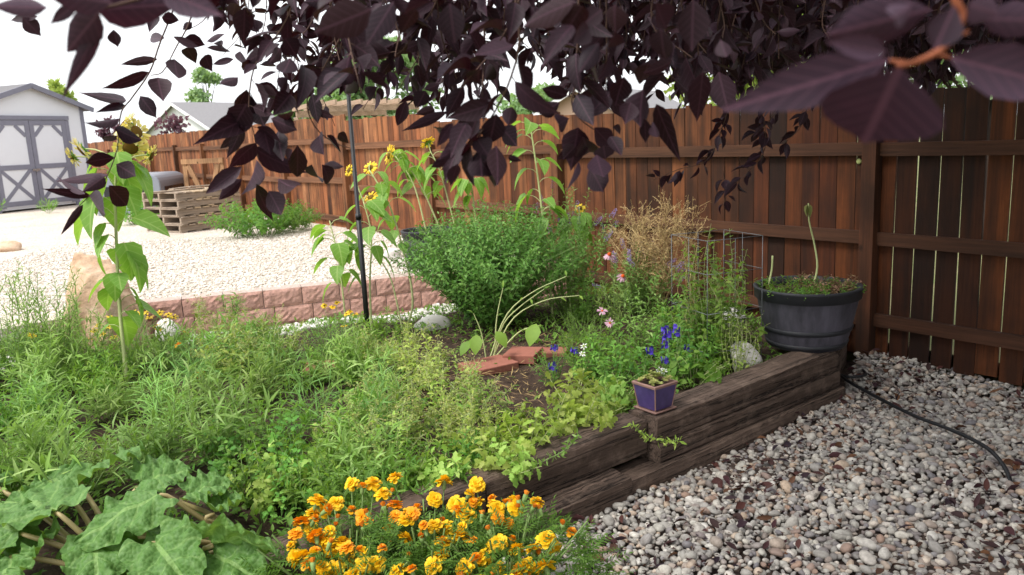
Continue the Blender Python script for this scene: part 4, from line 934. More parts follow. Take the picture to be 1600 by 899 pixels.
flowered('orange_marigold', 'low orange marigold by the dark feathery clump left of the wall', 'flowering plant', P(315, 600, .2), heads_px([(278, 538), (320, 582), (308, 586), (325, 576), (408, 557), (345, 592)], 5.0), m_mo, 14, .028, .016, m_ored, m_dark, m_stem, leafy=(26, .2, .2))
# coneflowers
hc = [(952, 398), (973, 432)]
flowered('coneflower', 'coneflowers with drooping pale pink petals and orange cones behind the larkspur', 'flowering plant', P(965, 520, .2), heads_px(hc, 5.35, .05), m_pink, 13, .045, .011, m_ored, m_grey, m_stem, leafy=(18, .16, .55), el=-25, disc=(.014, .016), lw=(.07, .016), face=(.1, -.5, .9))
flowered('pink_daisy', 'two pale pink daisies over the feathery clump right of the round bush', 'flowering plant', P(930, 560, .2), heads_px([(941, 486), (953, 505)], 4.9, .03), m_pink, 12, .035, .010, m_ored, m_mid, m_stem, leafy=(14, .12, .3), face=(-.1, -.7, .7))
flowered('white_daisy', 'white star flowers low down left of the larkspur', 'flowering plant', P(912, 590, .2), heads_px([(912, 541), (910, 553), (1037, 580), (1030, 578)], 4.4, .03), m_wht, 6, .022, .008, m_seed, m_mid, m_stem, leafy=(12, .14, .22), face=(-.1, -.7, .7))
flowered('nasturtium', 'single orange red flower low in front of the cage', 'flowering plant', P(1108, 595, .2), heads_px([(1104, 566)], 4.75, .01), m_mr, 7, .022, .022, m_ored, m_mid, m_stem, leafy=(12, .15, .14), lw=(.04, .03), face=(-.1, -.8, .6))
# larkspur spikes
def larkspur(label, base, spikes):
    T = Thing('larkspur', label, 'flowering plant', base, None); s, l = MB(), MB()
    herb(s, l, base, 18, .15, .26, 16, .04, .009, PLOB, (30, 80), .05)
    fl = []
    for (p0, p1) in spikes:
        p0, p1 = np.asarray(p0), np.asarray(p1); s.tube(spl([np.asarray(base)+(p0-base)*[.3, .3, 0], p0, p1], 6), .002, 4, cap=False); fl.append((p0, p1))
    T.part('stems', s, m_stem); T.part('leaves', l, m_mid)
    for p0, p1 in fl:
        m = MB(); n = max(6, int(np.linalg.norm(p1-p0)/.009))
        for k in range(n):
            a = k*2.4; f = np.array([math.cos(a), math.sin(a), .25]); c = p0+(p1-p0)*(k/n)+f*.014; ring(m, c, f, 6, .016, .013, PPET, 25)
        T.part('flower_spike', m, m_lark)
sp = lambda x0, y0, x1, y1, Y: (D(x0, y0, Y), D(x1, y1, Y+.02))
larkspur('violet blue larkspur with tall flower spikes behind the small pot', P(1050, 600, .2), [sp(1040, 546, 1039, 510, 4.45), sp(1058, 528, 1056, 508, 4.5), sp(1075, 548, 1074, 540, 4.5), sp(1040, 568, 1038, 558, 4.4), sp(1016, 556, 1014, 542, 4.5), sp(1044, 530, 1042, 512, 4.42)])
larkspur('lone violet larkspur sprig in the bare soil beside the pavers', P(864, 600, .2), [sp(864, 580, 862, 566, 4.5), sp(866, 547, 866, 542, 4.6)])
larkspur('pale violet larkspur sprig left of the white star flowers', P(900, 575, .2), [sp(899, 552, 897, 545, 4.6)])

# --- willowy plant at the left edge
def willow(h, n, r): return lambda s, l, ex: herb(s, l, (0, 0, 0), n, r, h, 34, .078, .0125, PROF2, (20, 55), .15, .003, .25, .35, .6, .5, .3)
for px, py, h, lb in ((20, 600, .95, 'tall willowy grey green plant at the far left edge'), (85, 590, .86, 'willowy grey green plant in front of the tan boulder'), (130, 590, .55, 'shorter willowy plant just left of the tall sunflower stem')):
    q = P(px, py, .2); one('willowy_plant', lb, 'plant', (q[0], q[1], .18), willow(h, 26, .34), (m_stem, m_grey))
q = P(368, 520, .2); one('leafy_weed', 'single upright weed with long leaves in front of the block wall', 'plant', (q[0], q[1], .18), lambda s, l, ex: herb(s, l, (0, 0, 0), 5, .1, .42, 22, .10, .018, PROF3, (40, 80), .3, .004, .2, .3, .7, .4, .1), (m_stem, m_mid))
for px, py, h, lb in ((10, 330, .5, 'spiky weed at the foot of the shed'), (92, 328, .35, 'small weed sprouting from the gravel before the shed doors')):
    q = P(px, py+3, .4); one('leafy_weed', lb, 'plant', (q[0], q[1]-.4, .4), lambda s, l, ex: herb(s, l, (0, 0, 0), 14, .3, h, 10, .16, .025, PROF3, (15, 40), .1), (m_stem, m_grey))
# --- weeds in the yard
def weed(r, h, n): return lambda s, l, ex: herb(s, l, (0, 0, 0), n, r, h, 20, .085, .045, PROF3, (40, 90), .2, .004, .35, .2, .6, .7, .3)
q = P(395, 372, .4); one('weed_clump', 'bright green weedy shrub in front of the fence right of the pallets', 'shrub', (q[0]+.1, q[1]+.2, .4), weed(.85, .62, 90), (m_stem, m_mid))
q = P(440, 365, .4); one('weed_clump', 'lower dull green weeds at the right of the pallet shrub', 'shrub', (q[0]+.1, q[1]+.3, .4), weed(.5, .42, 40), (m_stem, m_grey))
q = P(215, 352, .4); one('weed_clump', 'green weedy shrub left of the pallet stack below the truck cap', 'shrub', (q[0], q[1]+.2, .4), weed(.6, .62, 60), (m_stem, m_mid))

# --- pale arching stalks
T = Thing('arching_stalks', 'pale yellowish arching stalks with few leaves in front of the round bush', 'plant', P(765, 545, .2)); s, l = MB(), MB()
for pts in ([(762, 548), (790, 495), (830, 458), (885, 432)], [(765, 548), (800, 500), (850, 470), (905, 462)], [(768, 550), (785, 510), (812, 480), (850, 452)], [(760, 548), (752, 520), (740, 490)], [(772, 550), (776, 500), (786, 450)], [(765, 550), (810, 520), (845, 508)]):
    c = [D(x, y, 5.15) for x, y in pts]; c[0][2] = .17; c = spl(c, 12); s.tube(c, np.linspace(.006, .0025, 12), 5, cap=False)
    for k in (6, 9, 11): l.leaves(c[k], unit(c[k]-c[k-1])+R.normal(0, .6, 3), [0, -.3, 1], .05, .018, PROF3, .3, .9)
for x, y, L in ((838, 518, .15), (745, 535, .13), (775, 530, .12), (735, 545, .11)): l.leaves(D(x, y-12, 5.0), [R.normal(0, .5), -.5, -.35], [0, -.4, 1], L, L*.7, PROFO, .15, .8)
T.part('stems', s, m_stemp); T.part('leaves', l, m_mid)

# --- sunflowers
PHEART = [(0, .0), (.04, .62), (.2, 1), (.45, .92), (.72, .55), (.9, .22), (1, 0)]
def sunflower(label, pts, Y, leaves, heads, r=.011, petal=None, base_z=.19, group='sunflowers'):
    """pts: stem in the photo, base first; leaves: (fraction up the stem, heading degrees, length, droop); heads: (px,py,facing,size[,fraction])"""
    c = [D(x, y, Y+.03*k) for k, (x, y) in enumerate(pts)]; c[0][2] = base_z; path = spl(c, 24)
    T = Thing('sunflower', label, 'sunflower', path[0], group); s = MB(); s.tube(path, np.linspace(r, r*.5, 24), 8)
    T.part('stem', s, m_stemp)
    if 'tallest' in label: leaves = leaves+[(R.uniform(.12, .95), R.uniform(0, 360), R.uniform(.15, .25), R.uniform(.4, 1.2)) for _ in range(14)]
    elif Y > 5.5 and len(leaves) > 3: leaves = leaves+[(R.uniform(.4, .97), R.uniform(0, 360), R.uniform(.09, .13), R.uniform(.3, 1.0)) for _ in range(7)]
    for f, az, L, dr in leaves:
        L = L*(1.25 if Y > 5.5 else 1.0)
        i = min(22, int(f*23)); p = path[i]; a = rad(az); h = np.array([math.cos(a), math.sin(a), 0]); pl = L*.55
        e = p+h*pl*.8+np.array([0, 0, pl*.45]); m = MB(); m.tube(spl([p, p+h*pl*.35+[0, 0, pl*.35], e], 6), .0028, 5, 0, False)
        d = h*math.cos(dr)-np.array([0, 0, math.sin(dr)]); n = h*math.sin(dr)+np.array([0, 0, math.cos(dr)])+R.normal(0, .2, 3)
        m.leaves(e, d, n, L, L*R.uniform(.72, .88), PHEART, R.uniform(.05, .3), R.uniform(.4, 1.2), 1); T.part('leaf', m, [m_stemp, m_sun])
    for hd in heads:
        px, py, f, sz = hd[:4]; fr = hd[4] if len(hd) > 4 else 1.0; c_ = D(px, py, Y+.03*len(pts)); f = unit(f); i = min(23, int(fr*23))
        m = MB(); m.tube(spl([path[i], (path[i]+c_)/2+[0, 0, .03], c_-f*.02], 6), .005, 6, 0, False); T.part('flower_stalk', m, m_stemp)
        m = MB(); dome_(m, c_, f, sz*.42, sz*.14, 0, 18); hh = T.part('flower_head', m, m_disc)
        m = MB(); ring(m, c_-f*.004, f, 20, sz*.62, sz*.22, PPET, 12, off=.0, r0=sz*.36); ring(m, c_-f*.008, f, 16, sz*.6, sz*.22, PPET, -2, off=.2, r0=sz*.36); T.part('petals', m, petal or m_yel, hh)
        m = MB(); ring(m, c_-f*.014, f, 16, sz*.5, sz*.16, PROF2, -8, r0=sz*.2); dome_(m, c_-f*.012, -f, sz*.42, sz*.14, 0, 14); T.part('sepals', m, m_mid, hh)
    return T
sunflower('tallest sunflower with pale drooping heads at the left, standing by the boulder', [(196, 582), (187, 480), (183, 400), (180, 300), (184, 225)], 4.95,
          [(.18, 200, .15, .5), (.22, -20, .14, .6), (.32, 150, .17, .9), (.4, -60, .15, .5), (.45, 20, .22, 1.0), (.5, -20, .25, .9), (.53, 185, .20, 1.1), (.58, 250, .16, .7), (.64, 10, .24, .35), (.68, 175, .27, .5), (.72, 230, .26, 1.1), (.76, -30, .2, .8), (.80, 160, .25, .9), (.84, 210, .22, .9), (.86, 0, .26, .9), (.90, 90, .2, .5), (.92, -60, .2, .7), (.95, 190, .17, .5)],
          [(128, 236, (-.4, -.2, -.3), .10, .93), (194, 194, (-.4, -.2, .4), .10), (214, 206, (.6, -.3, .2), .095), (204, 232, (.2, -.6, -.4), .11), (237, 244, (.7, .1, -.4), .075, .9), (113, 247, (-.8, -.2, -.4), .07, .9)], .013, m_paley)
sunflower('leaning sunflower with a bare pale stem and a bud right of the black pole', [(637, 505), (645, 473), (637, 417), (613, 333), (592, 290), (577, 266)], 6.3,
          [(.6, 200, .1, .4), (.66, 20, .14, .3), (.75, 180, .16, .6), (.82, 20, .13, .6), (.9, 200, .13, .4), (.95, -30, .11, .5), (.72, 260, .12, .7)], [(578, 262, (-.2, -.5, .5), .065)], .010)
sunflower('sunflower from the hidden dark tub with a bright yellow head facing left', [(667, 360), (647, 290), (622, 250), (612, 242)], 7.8, [(.5, 0, .15, .5), (.6, 190, .14, .5), (.75, 20, .16, .4), (.8, 200, .13, .5), (.9, -20, .14, .6), (.35, 180, .14, .6), (.95, 90, .15, .3)], [(608, 242, (-.85, -.35, .25), .11)], .009, None, .75)
sunflower('slim sunflower with closed bud rising just behind the dark tub', [(690, 360), (660, 295), (640, 262)], 7.9, [(.4, 10, .15, .6), (.55, 190, .15, .5), (.7, 20, .15, .5), (.85, 170, .13, .4), (.95, -60, .12, .4)], [], .010, None, .75)
sunflower('sunflower stalk running up into the big purple leaf bunch', [(718, 345), (690, 276), (672, 235)], 7.6, [(.3, 10, .14, .6), (.5, 200, .15, .6), (.6, -20, .15, .6), (.75, 180, .14, .6), (.9, 20, .12, .5)], [(668, 222, (-.4, .3, .6), .08)], .008, None, .6)
sunflower('short sunflower just over the middle of the round bush', [(748, 350), (738, 300), (733, 285)], 7.3, [(.5, 190, .16, .8), (.7, 10, .15, .8), (.85, 180, .13, .6), (.95, -40, .15, .9)], [], .010, None, .5)
sunflower('tall upright sunflower right of the round bush with a green bud on top', [(866, 540), (858, 440), (850, 360), (842, 290), (833, 225), (828, 192)], 6.2,
          [(.3, 10, .15, .8), (.42, 190, .13, .7), (.52, 10, .15, .5), (.56, 170, .2, .8), (.62, 10, .14, .4), (.68, 185, .14, .5), (.72, 0, .13, .4), (.76, 200, .13, .4), (.8, 20, .13, .3), (.84, 170, .14, .3), (.88, 0, .13, .3), (.9, 190, .14, .3), (.93, 20, .14, .2), (.96, 180, .13, .2), (.98, 270, .12, .2)], [], .011)
sunflower('thin sunflower with one tiny yellow bloom beside the lavender spikes', [(890, 480), (893, 415), (900, 360), (905, 335)], 6.5, [(.5, 200, .12, .5), (.65, 20, .13, .7), (.8, 190, .14, .6), (.9, 10, .1, .5)], [(906, 325, (-.1, -.6, .7), .05)], .008)
sunflower('young sunflower without bloom just left of the black pole', [(543, 550), (537, 470), (528, 400), (515, 345)], 5.8, [(.45, 200, .13, .6), (.55, 0, .12, .6), (.65, 170, .14, .5), (.72, 20, .13, .5), (.8, 200, .13, .5), (.86, -10, .13, .4), (.92, 160, .12, .4), (.97, 30, .13, .3), (.6, 270, .11, .5)], [], .008)
sunflower('branching sunflower directly right of the pole with two small yellow heads', [(583, 545), (578, 450), (580, 367), (568, 315)], 5.9, [(.4, 190, .13, .6), (.5, 10, .16, .7), (.6, 200, .15, .4), (.68, 0, .14, .6), (.76, 190, .13, .5), (.84, 10, .12, .5), (.92, 200, .12, .5), (.96, -40, .13, .4), (.72, 270, .13, .6)], [(579, 308, (-.3, -.4, .6), .06), (545, 266, (-.5, -.4, .3), .05)], .009)
sunflower('bare leaning sunflower stalk with drooping leaves between the pole and the bush', [(632, 545), (612, 440), (590, 400), (570, 372)], 6.0, [(.7, 190, .14, .8), (.85, 10, .13, .8), (.97, 180, .12, .6)], [], .007)

# --- things growing in the tub, the pot
m_wilt = leaf_mat('wilted leaf', [(112, 124, 62), (126, 130, 74), (98, 104, 56)], rough=.7, tr=.25, spec=.2)
T = Thing('wilted_sunflower', 'thin wilted sunflower stalk with a drooping green leaf in the big tub', 'sunflower', (tq[0], tq[1], tq[2]+.335))
c = [D(1272, 444, 4.95), D(1277, 415, 4.97), D(1272, 380, 5.0), D(1264, 345, 5.0), D(1263, 318, 5.0)]; s = MB(); s.tube(spl(c, 14), np.linspace(.007, .004, 14), 6); T.part('stem', s, m_stemp)
for k, (az, L) in enumerate(((180, .075), (-20, .085), (270, .07), (60, .06))):
    m = MB(); a = rad(az); h = np.array([math.cos(a), math.sin(a), 0]); m.leaves(c[-1]+[0, 0, -.01], h*.22-np.array([0, 0, 1]), h+[0, 0, .3], L, L*.5, PHEART, .9, .25); T.part('leaf', m, m_wilt)
T = Thing('bare_stalk', 'short bare upright stalk at the left of the big tub', 'plant', (tq[0], tq[1], tq[2]+.335)); c = [D(1201, 445, 4.95), D(1206, 420, 4.97), D(1207, 400, 4.97)]; s = MB(); s.tube(spl(c, 8), .006, 6); T.part('stem', s, m_stemp)
def tubplants(s, l, ex):
    for k in range(70):
        a, q = R.uniform(0, 6.28), math.sqrt(R.random())*TR*.92; herb(s, l, (q*math.cos(a), q*math.sin(a), 0), 2, .07, .09, 10, .032, .012, PROF3, (30, 90), .1, .002, .4, .3, .9, .6, .2)
one('wilting_annuals', 'tangle of wilting green annuals filling the top of the big tub', 'plant', (tq[0], tq[1], tq[2]+.325), tubplants, (m_stemb, m_mid))
def tubdry(s, l, ex):
    for k in range(34):
        a, q = R.uniform(-1.2, 1.6), math.sqrt(R.random())*TR*.95; herb(s, l, (q*math.cos(a), q*math.sin(a), 0), 2, .08, .10, 9, .032, .012, PROF3, (30, 90), .1, .002, .4, .4, 1.2, .6, .2)
one('dry_annuals', 'dried reddish brown flowers at the right side of the big tub', 'plant', (tq[0], tq[1], tq[2]+.335), tubdry, (m_stemb, leaf_mat('dry reddish leaf', [(138, 100, 84), (156, 120, 96), (116, 84, 66), (150, 128, 88)], rough=.8, tr=.1)))
def succ(s, l, ex):
    for k in range(26):
        x, y = R.uniform(-.058, .058, 2); m = MB(); ring(l, (x, y, R.uniform(.005, .035)), np.array([x*4, y*4, 1]), 9, .022, .011, PPET, 35)
o = one('succulent', 'pale green succulent rosettes in the small violet pot', 'succulent', (pq[0], pq[1], pz+.132), succ, (m_stem, m_seed)); o.rotation_euler = (0, 0, pa)

# --- trailing sprigs hanging over the timber
for lb, pts, Y in (('sprig with few leaves trailing over the timber below the small pot', [(985, 662), (1010, 680), (1040, 690), (1060, 688)], 3.55), ('grey green sprig hanging over the timber right of the lettuce', [(800, 745), (840, 725), (880, 705), (905, 680)], 3.2)):
    c = spl([D(x, y, Y) for x, y in pts], 14); T = Thing('trailing_sprig', lb, 'plant', c[0]); s, l = MB(), MB(); s.tube(c, .0022, 4)
    i = np.repeat(np.arange(14), 5); l.leaves(c[i]+R.normal(0, .006, (70, 3)), R.normal(size=(70, 3))+[0, -.4, 0], R.normal(size=(70, 3)), R.uniform(.015, .04, 70), R.uniform(.006, .014, 70), PROF3, .3, .5); T.part('stem', s, m_stem); T.part('leaves', l, m_grey if 'grey' in lb else m_lime)

# --- rhubarb
def blade(mb, b, tip, n, W, ruff, seed):
    r = np.random.default_rng(seed); b, tip = np.asarray(b), np.asarray(tip); d = tip-b; L = np.linalg.norm(d); d = d/L; n = np.asarray(n, float); n = unit(n-(n@d)*d); sd = np.cross(d, n)
    nt, nu = 44, 27; Tt, U = np.meshgrid(np.linspace(0, 1, nt), np.linspace(-1, 1, nu), indexing='ij')
    pr = np.interp(Tt, [0, .08, .25, .45, .7, .9, 1], [.5, .88, 1.02, .98, .78, .44, .10]); ph = r.uniform(0, 6)
    pr = .25*np.roll(pr, 1, 0)+.5*pr+.25*np.roll(pr, -1, 0); pr[0], pr[-1] = .5, .10; hw = W/2*pr*(1+.055*np.sin(Tt*22+ph+U)*np.abs(U)+.03*np.sin(Tt*51+ph*2)*np.abs(U))
    x = L*(Tt-.20*np.abs(U)**1.6*(1-Tt)**3); y = hw*U
    kv = ((Tt-.28*np.abs(U))*4.6) % 1; z = .010*np.sin(np.pi*kv)*np.clip(np.abs(U)*4, 0, 1)+ruff*.8*np.sin(Tt*29+U*3+ph)*np.clip(np.abs(U)-.45, 0, 1)*1.8+ruff*(.55*np.sin(Tt*17+U*2.5+ph)*np.abs(U)**2+.4*np.sin(Tt*37-U*4+2*ph)*np.abs(U)**2+.15*np.sin(U*13+Tt*9+ph)*np.sin(Tt*23))+.30*W*np.abs(U)**1.2*r.uniform(-.55, .65)-.30*L*Tt**2*r.uniform(.2, 1.5)+.008*np.sin(np.abs(U)*9-Tt*13)
    v = b+x[..., None]*d+y[..., None]*sd+z[..., None]*n; i = (np.arange(nt-1)[:, None]*nu+np.arange(nu-1)[None]).ravel()
    mb.add(v.reshape(-1, 3), np.stack([i, i+1, i+nu+1, i+nu], -1), 0, np.stack([U.ravel(), Tt.ravel()], -1))
cr1, cr2 = np.array([-1.45, 2.62, .16]), np.array([-1.05, 2.78, .16])
T = Thing('rhubarb', 'rhubarb with huge crinkled leaves in the near left corner', 'rhubarb', cr1)
RL = [((95, 800), (-10, 760), .44, .46, .36, (0, -.1, 1)), ((255, 770), (100, 838), .46, .40, .30, (.1, -.35, 1)), ((240, 845), (290, 905), .36, .34, .30, (0, -.5, 1)), ((155, 830), (140, 915), .36, .30, .28, (-.1, -.4, 1)), ((75, 835), (5, 895), .34, .30, .28, (-.3, -.2, 1)),
      ((215, 760), (300, 722), .42, .46, .34, (-.2, -.3, 1)), ((130, 745), (225, 685), .44, .56, .22, (.5, .4, .7)), ((290, 775), (365, 742), .40, .44, .26, (0, -.2, 1)), ((322, 850), (455, 815), .34, .44, .28, (.1, .75, .5)), ((225, 830), (320, 812), .36, .34, .28, (.1, -.3, 1)),
      ((330, 865), (410, 900), .30, .30, .26, (.1, -.4, 1)), ((105, 765), (60, 728), .42, .47, .30, (0, -.3, 1)), ((40, 830), (-40, 810), .40, .42, .30, (0, -.2, 1)), ((190, 850), (205, 915), .30, .24, .26, (0, -.4, 1)), ((20, 870), (-10, 930), .34, .28, .28, (-.1, -.3, 1)), ((330, 800), (385, 775), .36, .38, .24, (0, -.2, 1)), ((0, 760), (-70, 735), .42, .46, .3, (0, -.1, 1)), ((280, 880), (330, 920), .3, .26, .24, (0, -.4, 1))]
for k, (b, t_, zb, zt_, W, n) in enumerate(RL):
    m = MB(); b3, t3 = P(*b, zb), P(*t_, zt_); b3, t3 = b3*.94+t3*.06, t3*.94+b3*.06; blade(m, b3, t3, np.array(n)+R.normal(0, .16, 3), W*.78, .018, 300+k); lf = T.part('leaf', m, m_rhu)
    c = cr1 if b[0] < 220 else cr2; m = MB(); m.tube(spl([c+R.normal(0, .03, 3)*[1, 1, 0], (c+b3)/2+[0, 0, .02], b3-unit(t3-b3)*.03+np.array([0, 0, -.016]), b3+(t3-b3)*.03+np.array([0, 0, -.014])], 10), np.linspace(.012, .007, 10), 7); T.part('stalk', m, m_rhst, lf)

# --- marigolds in front
z4 = lambda lst: [(x/2.652+380, y/2.652+560) for x, y in lst]
MY = z4([(450, 533), (540, 530), (580, 575), (628, 508), (385, 612), (335, 655), (795, 597), (832, 523), (880, 617), (970, 612), (940, 575), (968, 537), (1053, 637), (1218, 608), (1280, 790), (1130, 808), (910, 712), (903, 752), (838, 717), (793, 706), (672, 757), (820, 830), (787, 875), (555, 868), (330, 885), (215, 835), (435, 835), (918, 882), (1203, 805), (1172, 875), (1250, 878), (928, 665), (350, 757), (500, 870), (640, 900), (380, 890)])
MO = z4([(450, 645), (495, 672), (297, 680), (600, 720), (578, 803), (300, 815), (430, 800), (720, 637), (700, 660), (635, 668), (1103, 697), (965, 847), (953, 770), (1115, 765), (305, 750), (220, 740), (495, 545), (1360, 735), (1057, 675), (350, 640), (700, 892), (1150, 895), (270, 870)])
MR = z4([(360, 782), (500, 716), (290, 865), (390, 680), (1170, 583), (1100, 615), (1325, 705), (742, 760), (610, 778), (825, 787), (215, 770), (615, 570), (1150, 630), (990, 665), (680, 838), (1065, 795), (430, 815), (830, 690), (1230, 640)])
for _ in range(62):
    (MY, MO, MR)[random.choice((0, 0, 0, 1, 1, 2))].append((random.uniform(455, 855), random.uniform(780, 940)))
def mflower(kind, mat):
    m = MB(); h = .0
    if kind == 'full':
        for n, L, el, z, r0 in ((12, .028, 0, 0, .004), (12, .026, 12, .003, .003), (10, .021, 26, .005, .002), (8, .016, 42, .007, .001), (6, .010, 65, .008, 0)): ring(m, (0, 0, z), (0, 0, 1), n, L, .019, PMAR, el, jit=.24, off=z*90, r0=r0, bend=.6)
    elif kind == 'half':
        for n, L, el, z in ((9, .021, 12, 0), (8, .018, 40, .003), (6, .014, 65, .006)): ring(m, (0, 0, z), (0, 0, 1), n, L, .018, PMAR, el, jit=.2, off=z*90, bend=.6)
    else:
        for n, L, el, z in ((8, .020, 62, 0), (7, .017, 75, .003), (6, .014, 84, .006)): ring(m, (0, 0, z), (0, 0, 1), n, L, .013, PMAR, el, jit=.12, off=z*90, r0=.002, bend=-.2)
    m.lathe([(.002, -.03), (.007, -.024), (.0085, -.008), (.009, .004), (.001, .004)], (0, 0, 0), 8, 1)
    return m.mesh('marigold_flower', [mat, m_stem])
FM = [[mflower('full', m_my) for _ in range(4)]+[mflower('half', m_my)], [mflower('half', m_mo) for _ in range(3)]+[mflower('full', m_mo)], [mflower('bud', m_mr) for _ in range(3)]]
roots = [(540, 'left marigold plant of the blooming clump, next to the rhubarb'), (665, 'middle marigold plant of the blooming clump at the lower edge'), (785, 'right marigold plant of the blooming clump, beside the pebbles')]
MT = []
for x, lb in roots:
    c = D(x, 860, 2.45); c[2] = .0; MT.append((x, c, Thing('marigold_plant', lb, 'marigold', c, 'marigolds blooming at the lower edge'), MB(), MB()))
for kind, lst in enumerate((MY, MO, MR)):
    for px, py in lst:
        Y = 2.78-(py-745)/154*.46+R.normal(0, .03); w = D(px, py, Y)+np.array([0, 0, .012]); k = min(range(3), key=lambda q: abs(roots[q][0]-px)); _, c, T, s, l = MT[k]
        w2 = w-[0, 0, .02]; s.tube(spl([c+(w-c)*[.15, .15, 0], c+(w-c)*[.6, .6, .5], w2], 7), .0022, 4, cap=False)
        o = bpy.data.objects.new('flower', random.choice(FM[kind])); COL.objects.link(o); o.parent = T.o; o.location = Vector(w-c)
        o['label'] = ['bright yellow orange bloom', 'deep orange bloom', 'rust orange bud'][kind]
        sz = R.uniform(.9, 1.15) if kind == 0 else R.uniform(.8, 1.05); o.scale = (sz,)*3; o.rotation_euler = (R.normal(.35, .3), R.normal(0, .3), R.uniform(0, 6))
for x, c, T, s, l in MT:
    B = []; Dv = []; Nv = []
    for k in range(520):
        a, q = R.uniform(0, 6.28), R.random()**.5*.36; zt_ = .405*math.sqrt(max(.05, 1-(q/.42)**2))*(R.uniform(.35, 1)**.5); p = c+[q*math.cos(a)*1.05, q*math.sin(a)*.95, zt_-.02]
        d = unit([math.cos(a)+R.normal(0, .6), math.sin(a)+R.normal(0, .6), R.normal(.35, .4)]); n = unit(np.array([0, 0, 1.])-d*d[2]+R.normal(0, .3, 3)); sd = np.cross(d, n); L = R.uniform(.05, .085)
        for j in range(6):
            for sg in (-1, 1): B.append(p+d*L*(j/6)); Dv.append(d*.65+sg*sd); Nv.append(n)
        B.append(p+d*L); Dv.append(d); Nv.append(n)
    l.leaves(np.array(B), np.array(Dv), np.array(Nv), R.uniform(.022, .03, len(B)), .0062, PROF2, .3, .4)
    for k in range(24): a = R.uniform(0, 6.28); q = R.uniform(.05, .3); s.tube(spl([c, c+[q*.5*math.cos(a), q*.5*math.sin(a), .2], c+[q*math.cos(a), q*math.sin(a), .36]], 6), .0035, 4, cap=False)
    T.part('stems', s, m_stem); T.part('leaves', l, m_mar)
# ================================================================== PURPLE-LEAVED TREE overhead
m_pl = leaf_mat('purple leaf', [(42, 27, 35), (52, 33, 43), (34, 22, 28), (62, 43, 55), (46, 26, 31), (38, 27, 37)], vein=(84, 56, 70), rough=.55, tr=.08, spec=.2, trcol=(96, 20, 30), nv=7, vs=.5)
m_near = leaf_mat('lit purple leaf', [(52, 38, 51), (74, 57, 72), (40, 29, 39), (88, 70, 86), (62, 45, 59)], vein=(104, 72, 88), rough=.55, tr=.12, spec=.2, trcol=(120, 40, 60), nv=7, vs=.6)  # lighter copy of the purple leaf: light from behind the camera painted in
m_bark = wood('cherry bark', [(70, 56, 50), (84, 66, 58)], 'Z', .85, knots=False, grain=40, bump=.8)
m_twig = plain('young twig', (86, 62, 52), .7, .3, var=.4); m_twigo = plain('orange twig', (150, 84, 56), .6, .3, var=.3)
PPLUM = [(0, 0), (.06, .22), (.18, .66), (.38, 1), (.6, .9), (.8, .52), (.93, .2), (1, 0)]
tr0 = np.array([2.9, -.5, 0.]); tree = Thing('purple_leaf_cherry', 'dark purple leaved tree whose branches hang down across the top of the view', 'tree', tr0)
mb = MB(); mb.tube(spl([tr0+[0, 0, -.1], tr0+[.02, .05, .9], tr0+[-.1, .1, 1.7], tr0+[-.25, .2, 2.3]], 14), np.linspace(.13, .09, 14), 12); tree.part('trunk', mb, m_bark)
fork = tr0+[-.25, .2, 2.25]; limbs = []
for e in ([1.6, 1.0, 2.95], [.4, 1.1, 2.75], [-.5, 1.5, 2.7], [1.9, 2.6, 3.0], [3.4, 3.4, 3.3], [.2, -2.2, 3.3], [4.5, 1.0, 3.4], [1.2, 2.2, 2.8], [-.9, .9, 2.6], [2.6, 4.6, 3.1]):
    e = np.array(e); p = spl([fork, fork*.5+e*.5+[0, 0, .3], e], 16); limbs.append(p); mb = MB(); mb.tube(p, np.linspace(.06, .012, 16), 8); tree.part('limb', mb, m_bark)
LP = np.vstack(limbs)
fol, tw = MB(), MB()
PPLUM2 = [(0, 0), (.05, .16), (.16, .56), (.3, .9), (.44, 1), (.6, .86), (.74, .58), (.86, .26), (.95, .09), (1, 0)]
PPLUM3 = [(0, 0), (.06, .26), (.17, .74), (.28, .92), (.4, 1.02), (.52, .93), (.66, .8), (.8, .45), (.92, .13), (1, 0)]
def pleaf(mb, B, d, n, L, W=None, bend=.4, fold=.3):
    B = np.atleast_2d(B); N = len(B); d = np.broadcast_to(d, (N, 3)); n = np.broadcast_to(n, (N, 3)); L = np.broadcast_to(L, (N,)); W = np.broadcast_to(W, (N,)); bend = np.broadcast_to(bend, (N,)); fold = np.broadcast_to(fold, (N,)); v = R.integers(0, 3, N)
    for k, pr in enumerate((PPLUM, PPLUM2, PPLUM3)):
        m = v == k; mb.leaves(B[m], d[m], n[m], L[m], W[m], pr, fold[m], bend[m])
LIM = np.array([(-100, -40), (200, -5), (300, 20), (360, 50), (400, 150), (440, 235), (480, 215), (540, 165), (580, 170), (640, 205), (700, 215), (760, 175), (800, 190), (860, 165), (930, 215), (1000, 215), (1060, 200), (1110, 150), (1180, 140), (1250, 110), (1350, 80), (1700, 70)], float)
def lim(x): return np.interp(x, LIM[:, 0], LIM[:, 1])
